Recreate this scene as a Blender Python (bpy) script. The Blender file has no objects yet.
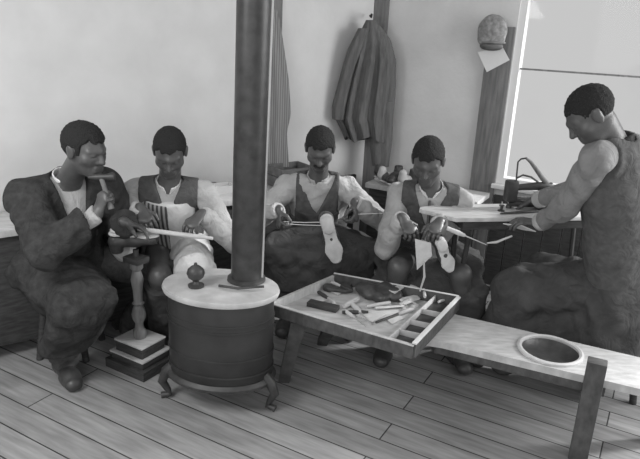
import bpy, bmesh, math, random
import numpy as np
from mathutils import Vector, Matrix
random.seed(7)
V = Vector
col = bpy.context.scene.collection
scene = bpy.context.scene

# ------------------------------------------------------------------ camera
CH, CT, CR, CF = 1.70, math.radians(18), math.radians(2.7), 620.0
cam = bpy.data.cameras.new('camera'); co = bpy.data.objects.new('camera', cam); col.objects.link(co)
cam.sensor_width = 36; cam.lens = 36*CF/640; cam.clip_start = .05
co.matrix_world = Matrix.Translation((0, 0, CH)) @ Matrix.Rotation(math.pi/2-CT, 4, 'X') @ Matrix.Rotation(CR, 4, 'Z')
scene.camera = co

def ray(px, py):
    u = (px-320)/CF; v = (229.5-py)/CF
    c, s = math.cos(CR), math.sin(CR)
    a = u*c-v*s; b = u*s+v*c
    return V((a, math.cos(CT)+b*math.sin(CT), -math.sin(CT)+b*math.cos(CT)))
def at(px, py, y):            # surveyed point at ground distance y
    r = ray(px, py); return r*(y/r.y)+V((0, 0, CH))
def atz(px, py, z):           # surveyed point at height z
    r = ray(px, py); return r*((z-CH)/r.z)+V((0, 0, CH))

# ------------------------------------------------------------------ materials (a monochrome place: greys)
MATS = {}
def mat(name, g, rough=.75, spec=.3, metal=0, noise=0, nscale=8, bump=0, bscale=60, stretch=None, stripes=None, coords='Object', sheen=0, bdist=.01):
    m = bpy.data.materials.new(name); m.use_nodes = True; MATS[name] = m
    nt = m.node_tree; b = nt.nodes['Principled BSDF']
    b.inputs['Roughness'].default_value = rough; b.inputs['Specular IOR Level'].default_value = spec
    b.inputs['Metallic'].default_value = metal
    if sheen: b.inputs['Sheen Weight'].default_value = sheen
    c0 = (g, g, g, 1); b.inputs['Base Color'].default_value = c0
    tc = nt.nodes.new('ShaderNodeTexCoord'); mp = nt.nodes.new('ShaderNodeMapping')
    nt.links.new(tc.outputs[coords], mp.inputs['Vector'])
    if stretch: mp.inputs['Scale'].default_value = stretch
    src = None
    if noise:
        n = nt.nodes.new('ShaderNodeTexNoise'); n.inputs['Scale'].default_value = nscale; n.inputs['Detail'].default_value = 6
        nt.links.new(mp.outputs[0], n.inputs['Vector'])
        r = nt.nodes.new('ShaderNodeValToRGB'); lo, hi = g*(1-noise), min(1, g*(1+noise))
        r.color_ramp.elements[0].position = .3; r.color_ramp.elements[1].position = .7
        r.color_ramp.elements[0].color = (lo, lo, lo, 1); r.color_ramp.elements[1].color = (hi, hi, hi, 1)
        nt.links.new(n.outputs['Fac'], r.inputs['Fac']); src = r.outputs['Color']
    if stripes:
        freq, g2, ax = stripes
        w = nt.nodes.new('ShaderNodeTexWave'); w.wave_type = 'BANDS'; w.bands_direction = ax
        w.inputs['Scale'].default_value = freq; w.inputs['Distortion'].default_value = .6; w.inputs['Detail Scale'].default_value = .6
        nt.links.new(mp.outputs[0], w.inputs['Vector'])
        mx = nt.nodes.new('ShaderNodeMix'); mx.data_type = 'RGBA'
        rr = nt.nodes.new('ShaderNodeValToRGB'); rr.color_ramp.elements[0].position = .42; rr.color_ramp.elements[1].position = .58
        nt.links.new(w.outputs['Fac'], rr.inputs['Fac']); nt.links.new(rr.outputs['Color'], mx.inputs['Factor'])
        mx.inputs['A'].default_value = c0
        if src: nt.links.new(src, mx.inputs['A'])
        mx.inputs['B'].default_value = (g2, g2, g2, 1); src = mx.outputs['Result']
    if src: nt.links.new(src, b.inputs['Base Color'])
    if bump:
        n2 = nt.nodes.new('ShaderNodeTexNoise'); n2.inputs['Scale'].default_value = bscale; n2.inputs['Detail'].default_value = 4; n2.inputs['Distortion'].default_value = .8 if bdist > .01 else 0
        nt.links.new(tc.outputs[coords], n2.inputs['Vector'])
        bp = nt.nodes.new('ShaderNodeBump'); bp.inputs['Strength'].default_value = bump; bp.inputs['Distance'].default_value = bdist
        nt.links.new(n2.outputs['Fac'], bp.inputs['Height']); nt.links.new(bp.outputs['Normal'], b.inputs['Normal'])
    return m
M_wall = mat('limewashed_plaster', .60, .9, .1, noise=.05, nscale=5, bump=.15, bscale=40)
M_ceil = mat('ceiling_paint', .6, .9)
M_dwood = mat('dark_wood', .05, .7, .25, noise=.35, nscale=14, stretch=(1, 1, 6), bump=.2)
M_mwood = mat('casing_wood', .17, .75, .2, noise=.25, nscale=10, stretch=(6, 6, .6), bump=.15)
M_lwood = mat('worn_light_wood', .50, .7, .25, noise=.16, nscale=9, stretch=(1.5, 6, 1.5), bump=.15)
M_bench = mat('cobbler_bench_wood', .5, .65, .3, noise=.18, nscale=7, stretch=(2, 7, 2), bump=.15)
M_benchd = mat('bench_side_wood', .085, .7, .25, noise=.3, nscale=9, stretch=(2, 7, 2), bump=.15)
M_white = mat('white_paint', .72, .6, .3)
M_iron = mat('black_iron', .045, .45, .45, noise=.3, nscale=20, bump=.1)
M_sheet = mat('sheet_iron', .04, .38, .6, metal=.35, noise=.3, nscale=6, bump=.05, bscale=15)
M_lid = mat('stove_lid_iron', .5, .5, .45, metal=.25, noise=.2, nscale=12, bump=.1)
M_pipe = mat('stovepipe_iron', .045, .42, .55, metal=.3, noise=.35, nscale=18, bump=.08, bscale=30)
M_steel = mat('bright_steel', .6, .3, .6, metal=.6)
M_skin = mat('dark_brown_skin', .08, .42, .6, noise=.12, nscale=25, bump=.08, bscale=120)
M_skinh = mat('lit_hand_skin', .16, .5, .4, noise=.12, nscale=25)
M_hair = mat('black_hair', .03, .9, .15, bump=.9, bscale=180)
M_coat = mat('dark_wool', .045, .95, .1, noise=.25, nscale=30, bump=.9, bscale=12, bdist=.03)
M_vest = mat('dark_vest_cloth', .095, .9, .15, noise=.2, nscale=30, bump=.7, bscale=16, bdist=.025)
M_trou = mat('trouser_cloth', .07, .95, .1, noise=.2, nscale=25, bump=.9, bscale=10, bdist=.03)
M_shirt = mat('pale_shirt_cotton', .40, .85, .15, noise=.12, nscale=14, bump=.9, bscale=11, bdist=.03)
M_shirtg = mat('grey_shirt_cotton', .22, .85, .15, noise=.12, nscale=14, bump=.9, bscale=11, bdist=.03)
M_strip = mat('striped_ticking', .07, .9, .1, stripes=(14, .33, 'X'))
M_wapron = mat('white_apron_canvas', .6, .85, .1, noise=.08, nscale=12, bump=.9, bscale=10, bdist=.03)
M_gapron = mat('dark_apron_canvas', .07, .9, .1, noise=.2, nscale=15, bump=.9, bscale=10, bdist=.03)
M_leather = mat('black_leather', .055, .4, .5, noise=.3, nscale=20, bump=.2, bscale=60)
M_sole = mat('pale_sole_leather', .55, .6, .3, noise=.12, nscale=25)
M_tan = mat('tan_leather', .33, .6, .3, noise=.15, nscale=25)
M_paper = mat('paper', .75, .9, .1, noise=.04, nscale=12)
M_thread = mat('waxed_thread', .65, .7)
M_grey = mat('grey_cloth', .14, .9, .1, noise=.25, nscale=20, bump=.3, bscale=60)
M_coath = mat('hanging_coat_cloth', .12, .95, .1, noise=.2, nscale=12, stretch=(5, 5, .7), bump=.3)
M_cap = mat('cap_tweed', .26, .95, .1, noise=.35, nscale=45, bump=.3)
M_last = mat('last_maple', .5, .5, .35, noise=.1, nscale=20)

def floor_mat():
    m = bpy.data.materials.new('worn_floorboards'); m.use_nodes = True; nt = m.node_tree
    b = nt.nodes['Principled BSDF']; b.inputs['Roughness'].default_value = .7; b.inputs['Specular IOR Level'].default_value = .3
    tc = nt.nodes.new('ShaderNodeTexCoord'); mp = nt.nodes.new('ShaderNodeMapping')
    mp.inputs['Rotation'].default_value = (0, 0, math.radians(29)); nt.links.new(tc.outputs['Object'], mp.inputs['Vector'])
    br = nt.nodes.new('ShaderNodeTexBrick')
    for k, v in dict(Scale=1.0).items(): br.inputs[k].default_value = v
    br.inputs['Brick Width'].default_value = 2.3; br.inputs['Row Height'].default_value = .135
    br.inputs['Mortar Size'].default_value = .0035; br.inputs['Mortar Smooth'].default_value = .3
    br.inputs['Color1'].default_value = (.26, .26, .26, 1); br.inputs['Color2'].default_value = (.34, .34, .34, 1)
    br.inputs['Mortar'].default_value = (.04, .04, .04, 1); br.offset = .37
    nt.links.new(mp.outputs[0], br.inputs['Vector'])
    n = nt.nodes.new('ShaderNodeTexNoise'); mp2 = nt.nodes.new('ShaderNodeMapping'); mp2.inputs['Rotation'].default_value = (0, 0, math.radians(29))
    mp2.inputs['Scale'].default_value = (2, 16, 1)
    mpa = nt.nodes.new('ShaderNodeMapping')
    nt.links.new(tc.outputs['Object'], mp2.inputs['Vector'])
    mpa.inputs['Scale'].default_value = (1, 1, 1)
    mp2.vector_type = 'POINT'
    mpr = nt.nodes.new('ShaderNodeMapping'); mpr.inputs['Scale'].default_value = (2, 16, 1); nt.links.new(mp.outputs[0], mpr.inputs['Vector'])
    n.inputs['Scale'].default_value = 2.2; n.inputs['Detail'].default_value = 8; nt.links.new(mpr.outputs[0], n.inputs['Vector'])
    rr = nt.nodes.new('ShaderNodeMapRange'); rr.inputs['From Min'].default_value = .3; rr.inputs['From Max'].default_value = .7
    rr.inputs['To Min'].default_value = .7; rr.inputs['To Max'].default_value = 1.15; nt.links.new(n.outputs['Fac'], rr.inputs['Value'])
    mx = nt.nodes.new('ShaderNodeMix'); mx.data_type = 'RGBA'; mx.blend_type = 'MULTIPLY'; mx.inputs['Factor'].default_value = 1
    nt.links.new(br.outputs['Color'], mx.inputs['A']); nt.links.new(rr.outputs['Result'], mx.inputs['B'])
    nt.links.new(mx.outputs['Result'], b.inputs['Base Color'])
    bp = nt.nodes.new('ShaderNodeBump'); bp.inputs['Strength'].default_value = .4; bp.inputs['Distance'].default_value = .01
    nt.links.new(br.outputs['Fac'], bp.inputs['Height']); bp.invert = True; nt.links.new(bp.outputs['Normal'], b.inputs['Normal'])
    return m
M_floor = floor_mat()
def glass_mat():
    m = bpy.data.materials.new('window_glass'); m.use_nodes = True; nt = m.node_tree; nt.nodes.clear()
    o = nt.nodes.new('ShaderNodeOutputMaterial'); t = nt.nodes.new('ShaderNodeBsdfTransparent'); g = nt.nodes.new('ShaderNodeBsdfGlossy')
    g.inputs['Roughness'].default_value = .05; mx = nt.nodes.new('ShaderNodeMixShader'); mx.inputs[0].default_value = .008
    t.inputs['Color'].default_value = (.95, .95, .95, 1)
    nt.links.new(t.outputs[0], mx.inputs[1]); nt.links.new(g.outputs[0], mx.inputs[2]); nt.links.new(mx.outputs[0], o.inputs[0]); return m
M_glass = glass_mat()

# ------------------------------------------------------------------ object helpers
OFF = {}
def thing(name, label, cat, loc, group=None):
    o = bpy.data.objects.new(name, None); col.objects.link(o); o.location = loc
    o.empty_display_size = .05
    o['label'] = label; o['category'] = cat
    if group: o['group'] = group
    OFF[o.name] = V(loc); return o
def tag(o, label, cat, group=None, kind=None):
    if label: o['label'] = label
    if cat: o['category'] = cat
    if group: o['group'] = group
    if kind: o['kind'] = kind
    return o
def link(me, name, m, parent=None, loc=None):
    """mesh is in world coordinates; store it relative to its thing's base"""
    if parent is not None: off = OFF[parent.name]
    else: off = V(loc) if loc is not None else V((0, 0, 0))
    me.transform(Matrix.Translation(-off))
    o = bpy.data.objects.new(name, me); col.objects.link(o); me.materials.append(m)
    if parent is not None: o.parent = parent
    else: o.location = off
    OFF[o.name] = off
    return o

class MB:
    def __init__(s): s.bm = bmesh.new()
    def box(s, c, size, rot=None, taper=None):
        R = rot.to_matrix() if hasattr(rot, 'to_matrix') else (rot if rot is not None else Matrix.Identity(3))
        vs = []
        for z in (-.5, .5):
            for x, y in ((-.5, -.5), (.5, -.5), (.5, .5), (-.5, .5)):
                k = taper if (taper and z < 0) else 1
                vs.append(s.bm.verts.new(V(c)+R @ V((x*size[0]*k, y*size[1]*k, z*size[2]))))
        for f in ((3, 2, 1, 0), (4, 5, 6, 7), (0, 1, 5, 4), (1, 2, 6, 5), (2, 3, 7, 6), (3, 0, 4, 7)):
            s.bm.faces.new([vs[i] for i in f])
        return s
    def tube(s, pts, rad, n=12, cap=True, flat=None):
        pts = [V(p) for p in pts]
        if not hasattr(rad, '__len__'): rad = [rad]*len(pts)
        rings = []; prev = None
        for i, p in enumerate(pts):
            t = (pts[min(i+1, len(pts)-1)]-pts[max(i-1, 0)]).normalized()
            if prev is None:
                a = V((0, 0, 1)) if abs(t.z) < .9 else V((1, 0, 0)); u = t.cross(a).normalized()
            else: u = (prev-t*prev.dot(t)).normalized()
            prev = u; w = t.cross(u)
            fl = flat if flat else 1
            rings.append([s.bm.verts.new(p+(u*math.cos(2*math.pi*k/n)+w*math.sin(2*math.pi*k/n)*fl)*rad[i]) for k in range(n)])
        for a, b in zip(rings, rings[1:]):
            for k in range(n): s.bm.faces.new((a[k], a[(k+1) % n], b[(k+1) % n], b[k]))
        if cap: s.bm.faces.new(rings[0][::-1]); s.bm.faces.new(rings[-1])
        return s
    def lathe(s, c, prof, n=28, sx=1, sy=1, rot=None):
        R = rot if rot is not None else Matrix.Identity(3); c = V(c); rings = []
        for r, z in prof:
            rings.append([s.bm.verts.new(c+R @ V((r*sx*math.cos(2*math.pi*k/n), r*sy*math.sin(2*math.pi*k/n), z))) for k in range(n)])
        for a, b in zip(rings, rings[1:]):
            for k in range(n): s.bm.faces.new((a[k], a[(k+1) % n], b[(k+1) % n], b[k]))
        s.bm.faces.new(rings[0][::-1]); s.bm.faces.new(rings[-1]); return s
    def prism(s, poly, z0, z1):
        a = [s.bm.verts.new((p[0], p[1], z0)) for p in poly]; b = [s.bm.verts.new((p[0], p[1], z1)) for p in poly]
        s.bm.faces.new(a[::-1]); s.bm.faces.new(b); n = len(poly)
        for k in range(n): s.bm.faces.new((a[k], a[(k+1) % n], b[(k+1) % n], b[k]))
        return s
    def slab(s, outline, nrm, th):          # outline: 3D points, extruded along nrm
        a = [s.bm.verts.new(V(p)) for p in outline]; b = [s.bm.verts.new(V(p)+V(nrm)*th) for p in outline]
        s.bm.faces.new(a[::-1]); s.bm.faces.new(b); n = len(a)
        for k in range(n): s.bm.faces.new((a[k], a[(k+1) % n], b[(k+1) % n], b[k]))
        return s
    def build(s, name, m, parent=None, loc=None, bevel=0, smooth=True, sub=0):
        bmesh.ops.recalc_face_normals(s.bm, faces=s.bm.faces[:])
        if bevel:
            es = [e for e in s.bm.edges if len(e.link_faces) == 2 and e.calc_face_angle(0) > .6]
            bmesh.ops.bevel(s.bm, geom=es, offset=bevel, segments=2, affect='EDGES', profile=.6)
        for e in s.bm.edges: e.smooth = not (len(e.link_faces) == 2 and e.calc_face_angle(0) > .7)
        for f in s.bm.faces: f.smooth = smooth
        me = bpy.data.meshes.new(name); s.bm.to_mesh(me); s.bm.free()
        o = link(me, name, m, parent, loc)
        if sub:
            md = o.modifiers.new('smooth', 'SUBSURF'); md.levels = sub; md.render_levels = sub
        return o

def RZ(deg): return Matrix.Rotation(math.radians(deg), 3, 'Z')
def RX(deg): return Matrix.Rotation(math.radians(deg), 3, 'X')
def RY(deg): return Matrix.Rotation(math.radians(deg), 3, 'Y')

# ------------------------------------------------------------------ implicit surfaces (bodies and clothes)
class Field:
    def __init__(s, lo, hi, h):
        s.lo = np.array(lo, float); s.h = h
        s.n = np.ceil((np.array(hi)-s.lo)/h).astype(int)+1
        s.d = np.full(s.n, .2, np.float32)
    def block(s, lo, hi):
        a = np.clip(np.floor((np.array(lo)-s.lo)/s.h).astype(int), 0, s.n); b = np.clip(np.ceil((np.array(hi)-s.lo)/s.h).astype(int)+1, 0, s.n)
        if np.any(b <= a): return None
        ax = [(s.lo[i]+s.h*np.arange(a[i], b[i])).astype(np.float32) for i in range(3)]
        return tuple(slice(a[i], b[i]) for i in range(3)), np.meshgrid(*ax, indexing='ij', sparse=True)
    def add(s, prim, k=.02, inflate=0.0):
        f, lo, hi = prim; m = .03+k+max(inflate, 0)
        r = s.block(np.array(lo)-m, np.array(hi)+m)
        if r is None: return
        sl, (X, Y, Z) = r; d = f(X, Y, Z)-inflate; e = s.d[sl]
        hh = np.clip(.5+.5*(e-d)/k, 0, 1); s.d[sl] = e*(1-hh)+d*hh-k*hh*(1-hh)
    def sub(s, prim, k=.004):
        f, lo, hi = prim; r = s.block(np.array(lo)-.03, np.array(hi)+.03)
        if r is None: return
        sl, (X, Y, Z) = r; s.d[sl] = np.maximum(s.d[sl], -f(X, Y, Z))
    def apply(s, fn):
        r = s.block(s.lo, s.lo+s.h*s.n); sl, (X, Y, Z) = r; s.d = fn(s.d, X, Y, Z).astype(np.float32)
    def mesh(s, name):
        d = s.d
        for ax in range(3):
            sl = [slice(None)]*3; sl[ax] = 0; d[tuple(sl)] = .1; sl[ax] = -1; d[tuple(sl)] = .1
        g = d < 0
        c = np.zeros(tuple(s.n-1), np.int8)
        for i in (0, 1):
            for j in (0, 1):
                for k in (0, 1): c += g[i:s.n[0]-1+i, j:s.n[1]-1+j, k:s.n[2]-1+k]
        act = (c > 0) & (c < 8); ii = np.argwhere(act)
        idx = np.full(act.shape, -1, np.int32); idx[act] = np.arange(len(ii))
        pos = np.zeros((len(ii), 3)); cnt = np.zeros(len(ii))
        for a in ((0,0,0),(1,0,0),(0,1,0),(0,0,1),(1,1,0),(1,0,1),(0,1,1)):
            for ax in range(3):
                if a[ax]: continue
                b = list(a); b[ax] = 1
                da = d[ii[:,0]+a[0], ii[:,1]+a[1], ii[:,2]+a[2]]; db = d[ii[:,0]+b[0], ii[:,1]+b[1], ii[:,2]+b[2]]
                cr = (da < 0) != (db < 0); t = np.where(cr, da/np.where(cr, da-db, 1), 0)
                p = np.array(a, float)[None].repeat(len(ii), 0); p[:, ax] += t
                pos += p*cr[:, None]; cnt += cr
        vs = s.lo+s.h*(ii+pos/cnt[:, None])
        faces = []
        for ax in range(3):
            u, v = [(1, 2), (2, 0), (0, 1)][ax]
            A = [slice(None)]*3; B = [slice(None)]*3; A[ax] = slice(0, -1); B[ax] = slice(1, None)
            for q in (u, v): A[q] = slice(1, -1); B[q] = slice(1, -1)
            ga, gb = g[tuple(A)], g[tuple(B)]; ee = np.argwhere(ga != gb)
            if not len(ee): continue
            base = ee.copy(); base[:, u] += 1; base[:, v] += 1
            inside = ga[tuple(ee.T)]
            def cell(du, dv):
                q = base.copy(); q[:, u] += du; q[:, v] += dv; return idx[tuple(q.T)]
            Q = np.stack([cell(-1, -1), cell(0, -1), cell(0, 0), cell(-1, 0)], 1)
            Q[~inside] = Q[~inside][:, ::-1]; faces.append(Q)
        F = np.concatenate(faces); F = F[(F >= 0).all(1)]
        me = bpy.data.meshes.new(name)
        me.vertices.add(len(vs)); me.vertices.foreach_set('co', vs.ravel().astype(np.float32))
        me.loops.add(F.size); me.loops.foreach_set('vertex_index', F.ravel().astype(np.int32))
        me.polygons.add(len(F)); me.polygons.foreach_set('loop_start', np.arange(0, F.size, 4, dtype=np.int32))
        me.polygons.foreach_set('loop_total', np.full(len(F), 4, np.int32))
        me.polygons.foreach_set('use_smooth', np.ones(len(F), bool))
        me.update(calc_edges=True); me.validate(); return me

def cap(a, b, ra, rb=None, lat=None, s=1.0, flat=None):
    """tapered capsule; lat/s widens it along one axis; flat cuts the far end off square"""
    rb = ra if rb is None else rb; a = V(a); b = V(b); ba = b-a; L2 = max(ba.length_squared, 1e-9); L = math.sqrt(L2)
    rm = max(ra, rb)*s
    def f(X, Y, Z):
        px, py, pz = X-a.x, Y-a.y, Z-a.z
        t0 = (px*ba.x+py*ba.y+pz*ba.z)/L2; t = np.clip(t0, 0, 1)
        qx, qy, qz = px-t*ba.x, py-t*ba.y, pz-t*ba.z
        if lat is not None:
            l = qx*lat.x+qy*lat.y+qz*lat.z; k = l*(1/s-1); qx, qy, qz = qx+k*lat.x, qy+k*lat.y, qz+k*lat.z
        d = np.sqrt(qx*qx+qy*qy+qz*qz)-(ra+(rb-ra)*t)
        if flat is not None: d = np.maximum(d, (t0-flat)*L)
        return d
    lo = [min(a[i], b[i])-rm for i in range(3)]; hi = [max(a[i], b[i])+rm for i in range(3)]
    return f, lo, hi
def ell(c, r, R):
    """ellipsoid in frame R (columns = axes)"""
    c = V(c); m = max(r)
    ax = [R.col[i] for i in range(3)]
    def f(X, Y, Z):
        px, py, pz = X-c.x, Y-c.y, Z-c.z
        k0 = 0; k1 = 0
        for i in range(3):
            q = px*ax[i].x+py*ax[i].y+pz*ax[i].z; k0 = k0+(q/r[i])**2; k1 = k1+(q/r[i]**2)**2
        k0 = np.sqrt(k0); k1 = np.sqrt(k1)+1e-9
        return k0*(k0-1)/k1
    return f, [c[i]-m for i in range(3)], [c[i]+m for i in range(3)]
def frame(f, u=V((0, 0, 1))):      # columns right, forward, up
    f = V(f).normalized(); r = f.cross(u).normalized(); u = r.cross(f).normalized()
    return Matrix((r, f, u)).transposed()
def ik(a, b, l1, l2, hint):
    d = b-a; L = d.length
    if L > (l1+l2)*.985: b = a+d*((l1+l2)*.985/L); d = b-a; L = d.length
    x = (l1*l1-l2*l2+L*L)/(2*L); h = math.sqrt(max(l1*l1-x*x, 0)); n = d.normalized()
    p = hint-n*hint.dot(n); p.normalize(); return a+n*x+p*h, b

def folds(amp, ph=0.0, fr=1.0):
    def fn(d, X, Y, Z):
        w = np.sin(31*fr*X+14*fr*Z+2.2*np.sin(17*Y+ph)+ph)*np.sin(23*fr*Y-19*fr*Z+1.7*np.sin(13*X-ph)+1.3*ph)
        w2 = np.sin(60*fr*X-38*fr*Z+ph*2+2*np.sin(20*Z))*np.sin(52*fr*Y+25*fr*Z+ph)
        return d+amp*w+amp*.4*w2
    return fn

def cloth(name, prims, m, parent, inflate, k=.025, h=.009, fold=.004, cut=None, ph=0.0, fr=1.0, label=None):
    lo = np.min([p[1] for p in prims], 0)-.03-inflate; hi = np.max([p[2] for p in prims], 0)+.03+inflate
    F = Field(lo, hi, h)
    for p in prims: F.add(p, k, inflate)
    if fold: F.apply(folds(fold, ph, fr))
    if cut:
        for c in (cut if isinstance(cut, list) else [cut]): F.apply(c)
    o = link(F.mesh(name), name, m, parent)
    if label: o['label'] = label
    return o

def hand_prims(W, hd, pn, thumb, curl, sc=1.0):
    """W wrist, hd finger direction, pn palm normal (fingers curl towards it), thumb = side vector sign"""
    hd = hd.normalized(); pn = (pn-hd*pn.dot(hd)).normalized(); sd = hd.cross(pn)*thumb
    P = [(cap(W-hd*.005, W+hd*.02*sc, .024*sc, .026*sc, pn, .75), .012),
         (cap(W+hd*.03*sc, W+hd*.075*sc, .030*sc, .034*sc, pn, .42), .01)]
    for i, (L, off) in enumerate(((.074, 1.35), (.082, .45), (.076, -.45), (.06, -1.3))):
        b = W+hd*(.083-.004*abs(off))*sc+sd*off*.0222*sc; ang = curl*(.72+.10*i); hs = (hd+sd*off*.10).normalized(); a = 0
        for j, fr_ in enumerate((.45, .32, .23)):
            a += ang*(1, 1.15, .8)[j]; dd = hs*math.cos(a)+pn*math.sin(a); e = b+dd*L*fr_*sc
            P.append((cap(b, e, (.0090-.0007*j)*sc, (.0083-.0008*j)*sc), .002)); b = e
    b = W+hd*.028*sc+sd*.026*sc+pn*.006; d1 = (hd*.62+sd*.62+pn*.5).normalized(); e = b+d1*.042*sc
    P.append((cap(W+hd*.02+sd*.01, e, .014*sc, .0115*sc), .008)); d2 = (hd*.85+sd*.1+pn*.6).normalized()
    P.append((cap(e, e+d2*.032*sc, .011*sc, .0085*sc), .003))
    return P

def head_prims(c, R, sc=1.0, ears=True):
    L = lambda x, y, z: c+R @ V((x, y, z))*sc
    E = lambda p, r: ell(L(*p), [q*sc for q in r], R)
    C = lambda a, b, r1, r2=None: cap(L(*a), L(*b), r1*sc, (r2 or r1)*sc)
    P = [(E((0, -.014, .032), (.075, .096, .084)), .01), (E((0, .028, -.022), (.062, .064, .085)), .03),
         (E((0, .04, -.072), (.046, .048, .040)), .02), (C((-.018, .072, -.098), (.018, .072, -.098), .014), .018),
         (C((-.045, .064, .018), (0, .084, .022), .011, .012), .014), (C((.045, .064, .018), (0, .084, .022), .011, .012), .014),
         (C((0, .088, .008), (0, .106, -.026), .008, .0125), .010), (C((-.014, .092, -.030), (.014, .092, -.030), .0085), .007),
         (C((-.048, .052, -.022), (-.036, .06, -.026), .020), .022), (C((.048, .052, -.022), (.036, .06, -.026), .020), .022),
         (C((-.022, .086, -.056), (.022, .086, -.056), .0085, .0085), .006), (C((-.019, .085, -.070), (.019, .085, -.070), .0095), .006)]
    for s_ in (-1, 1):
        P.append((E((s_*.031, .074, .002), (.016, .013, .011)), .005))
        if ears:
            P.append((E((s_*.077, -.010, -.004), (.010, .020, .033)), .006)); P.append((E((s_*.084, -.016, .012), (.006, .014, .018)), .005))
    return P

def person(name, label, head, hf, neck, hips, f, hands, knees, feet, handv, elbow_hint, curl=.8, sc=1.0, skin=M_skin,
           sleeve=M_shirt, torso=M_shirt, outfit=None, hairline=.060, hair_infl=.006, mustache=False, sh_w=.185, girth=1.0):
    """joints in world space; f = the way the chest faces; hf = the way the face looks"""
    f = V(f); f.z = 0; f.normalize(); r = f.cross(V((0, 0, 1))); up = (neck-hips).normalized()
    root = thing(name, label, 'person', (hips.x, hips.y, 0))
    fwd = (f-up*f.dot(up)).normalized()
    chest = hips.lerp(neck, .70); waist = hips.lerp(neck, .33)
    T = {}
    g = girth
    torsoP = [cap(hips, waist, .110*g, .102*g, r, 1.30), cap(waist, chest, .102*g, .108*g, r, 1.33),
              cap(chest-up*.02, neck-up*.085, .106*g, .080*g, r, 1.42)]
    sh = [neck-up*.055+r*sh_w*s_+fwd*.012 for s_ in (1, -1)]       # right, left
    yoke = [cap(neck-up*.032, sh[i], .050, .050) for i in (0, 1)]
    arms = []; W = []
    for i in (0, 1):
        e, w = ik(sh[i], hands[i], .30*sc, .265*sc, elbow_hint[i]); W.append((e, w))
        arms.append((cap(sh[i], e, .047, .039), cap(e, w, .038, .026)))
    hj = [hips+r*.09*s_ for s_ in (1, -1)]; legs = []; K = []
    for i in (0, 1):
        kk, ft = ik(hj[i], feet[i]+V((0, 0, .09)), .44*sc, .43*sc, (knees[i]-(hj[i]+feet[i])/2)); K.append((kk, ft))
        legs.append((cap(hj[i], kk, .080, .056), cap(kk, ft, .054, .038)))
    HR = frame(hf)
    neckP = cap(neck-up*.03, head-HR.col[1]*.02-HR.col[2]*.05, .057, .054)
    # body: one continuous surface
    body = [(p, .03) for p in torsoP]+[(p, .03) for p in yoke]+[(neckP, .02)]
    for a in arms+legs: body += [(a[0], .02), (a[1], .02)]
    toes = []
    for i in (0, 1):
        ft = K[i][1]; dirn = V((feet[i].x-hips.x, feet[i].y-hips.y, 0)); dirn = (dirn.normalized()*.35+f).normalized()
        body.append((cap(ft-V((0, 0, .05)), ft+dirn*.15-V((0, 0, .062)), .03, .024), .02)); toes.append(dirn)
    hb = len(body); body += head_prims(head, HR, sc)
    for i in (0, 1):
        hd, pn = handv[i]; body += hand_prims(W[i][1], V(hd), V(pn), (1 if i == 0 else -1), curl if not hasattr(curl, '__len__') else curl[i], sc)
    lo = np.min([p[0][1] for p in body], 0)-.03; hi = np.max([p[0][2] for p in body], 0)+.03
    F = Field(lo, hi, .0045)
    for i_, (p, k) in enumerate(body):
        F.add(p, k)
        if i_ == hb+11:
            for s_ in (-1, 1): F.sub(ell(head+HR @ V((s_*.031, .094, .001))*sc, [.019*sc, .013*sc, .013*sc], HR))
            for s_ in (-1, 1): F.add(ell(head+HR @ V((s_*.031, .074, .001))*sc, [.0155*sc, .013*sc, .0115*sc], HR), .003)
    for s_ in (-1, 1):   # lid crease under each eye
        F.sub(cap(head+HR @ V((s_*.022, .0885, -.004))*sc, head+HR @ V((s_*.042, .080, -.003))*sc, .0028))
    F.sub(cap(head+HR @ V((-.02, .0965, -.063))*sc, head+HR @ V((.02, .0965, -.063))*sc, .003))
    link(F.mesh('body'), 'body', skin, root)
    # hair
    hc = head; hr0, hf0, hu0 = HR.col[0], HR.col[1], HR.col[2]
    def haircut(d, X, Y, Z):
        px, py, pz = X-hc.x, Y-hc.y, Z-hc.z
        y = px*hf0.x+py*hf0.y+pz*hf0.z; z = px*hu0.x+py*hu0.y+pz*hu0.z; x = px*hr0.x+py*hr0.y+pz*hr0.z
        ax_ = np.abs(x); line = np.where(y > .035, hairline+.012*(ax_ > .04)+.004*np.sin(x*160), np.where(y > .012, -.012, np.where(y > -.03, .022, -.03-.45*(-.03-y))))
        line = np.where((y > .035) & (y < .055), np.minimum(line, hairline-.9*(.055-y)), line)
        return np.maximum(d+.003*np.sin(X*210)*np.sin(Y*190)*np.sin(Z*230), (line-z)*.8)
    cloth('hair', [ell(head+HR @ V((0, -.014, .034))*sc, [.076*sc, .097*sc, .086*sc], HR)], M_hair, root, hair_infl, h=.005, fold=0, cut=haircut)
    if mustache:
        cloth('mustache', [cap(head+HR @ V((-.026, .092, -.047)), head+HR @ V((0, .1, -.043)), .006, .008), cap(head+HR @ V((.026, .092, -.047)), head+HR @ V((0, .1, -.043)), .006, .008)], M_hair, root, .002, k=.005, h=.004, fold=0)
    ctx = dict(root=root, torso=torsoP, yoke=yoke, arms=arms, legs=legs, W=W, K=K, neck=neck, hips=hips, chest=chest, up=up, fwd=fwd, r=r, f=f, sh=sh, toes=toes, head=head, HR=HR, feet=feet)
    return ctx

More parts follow.
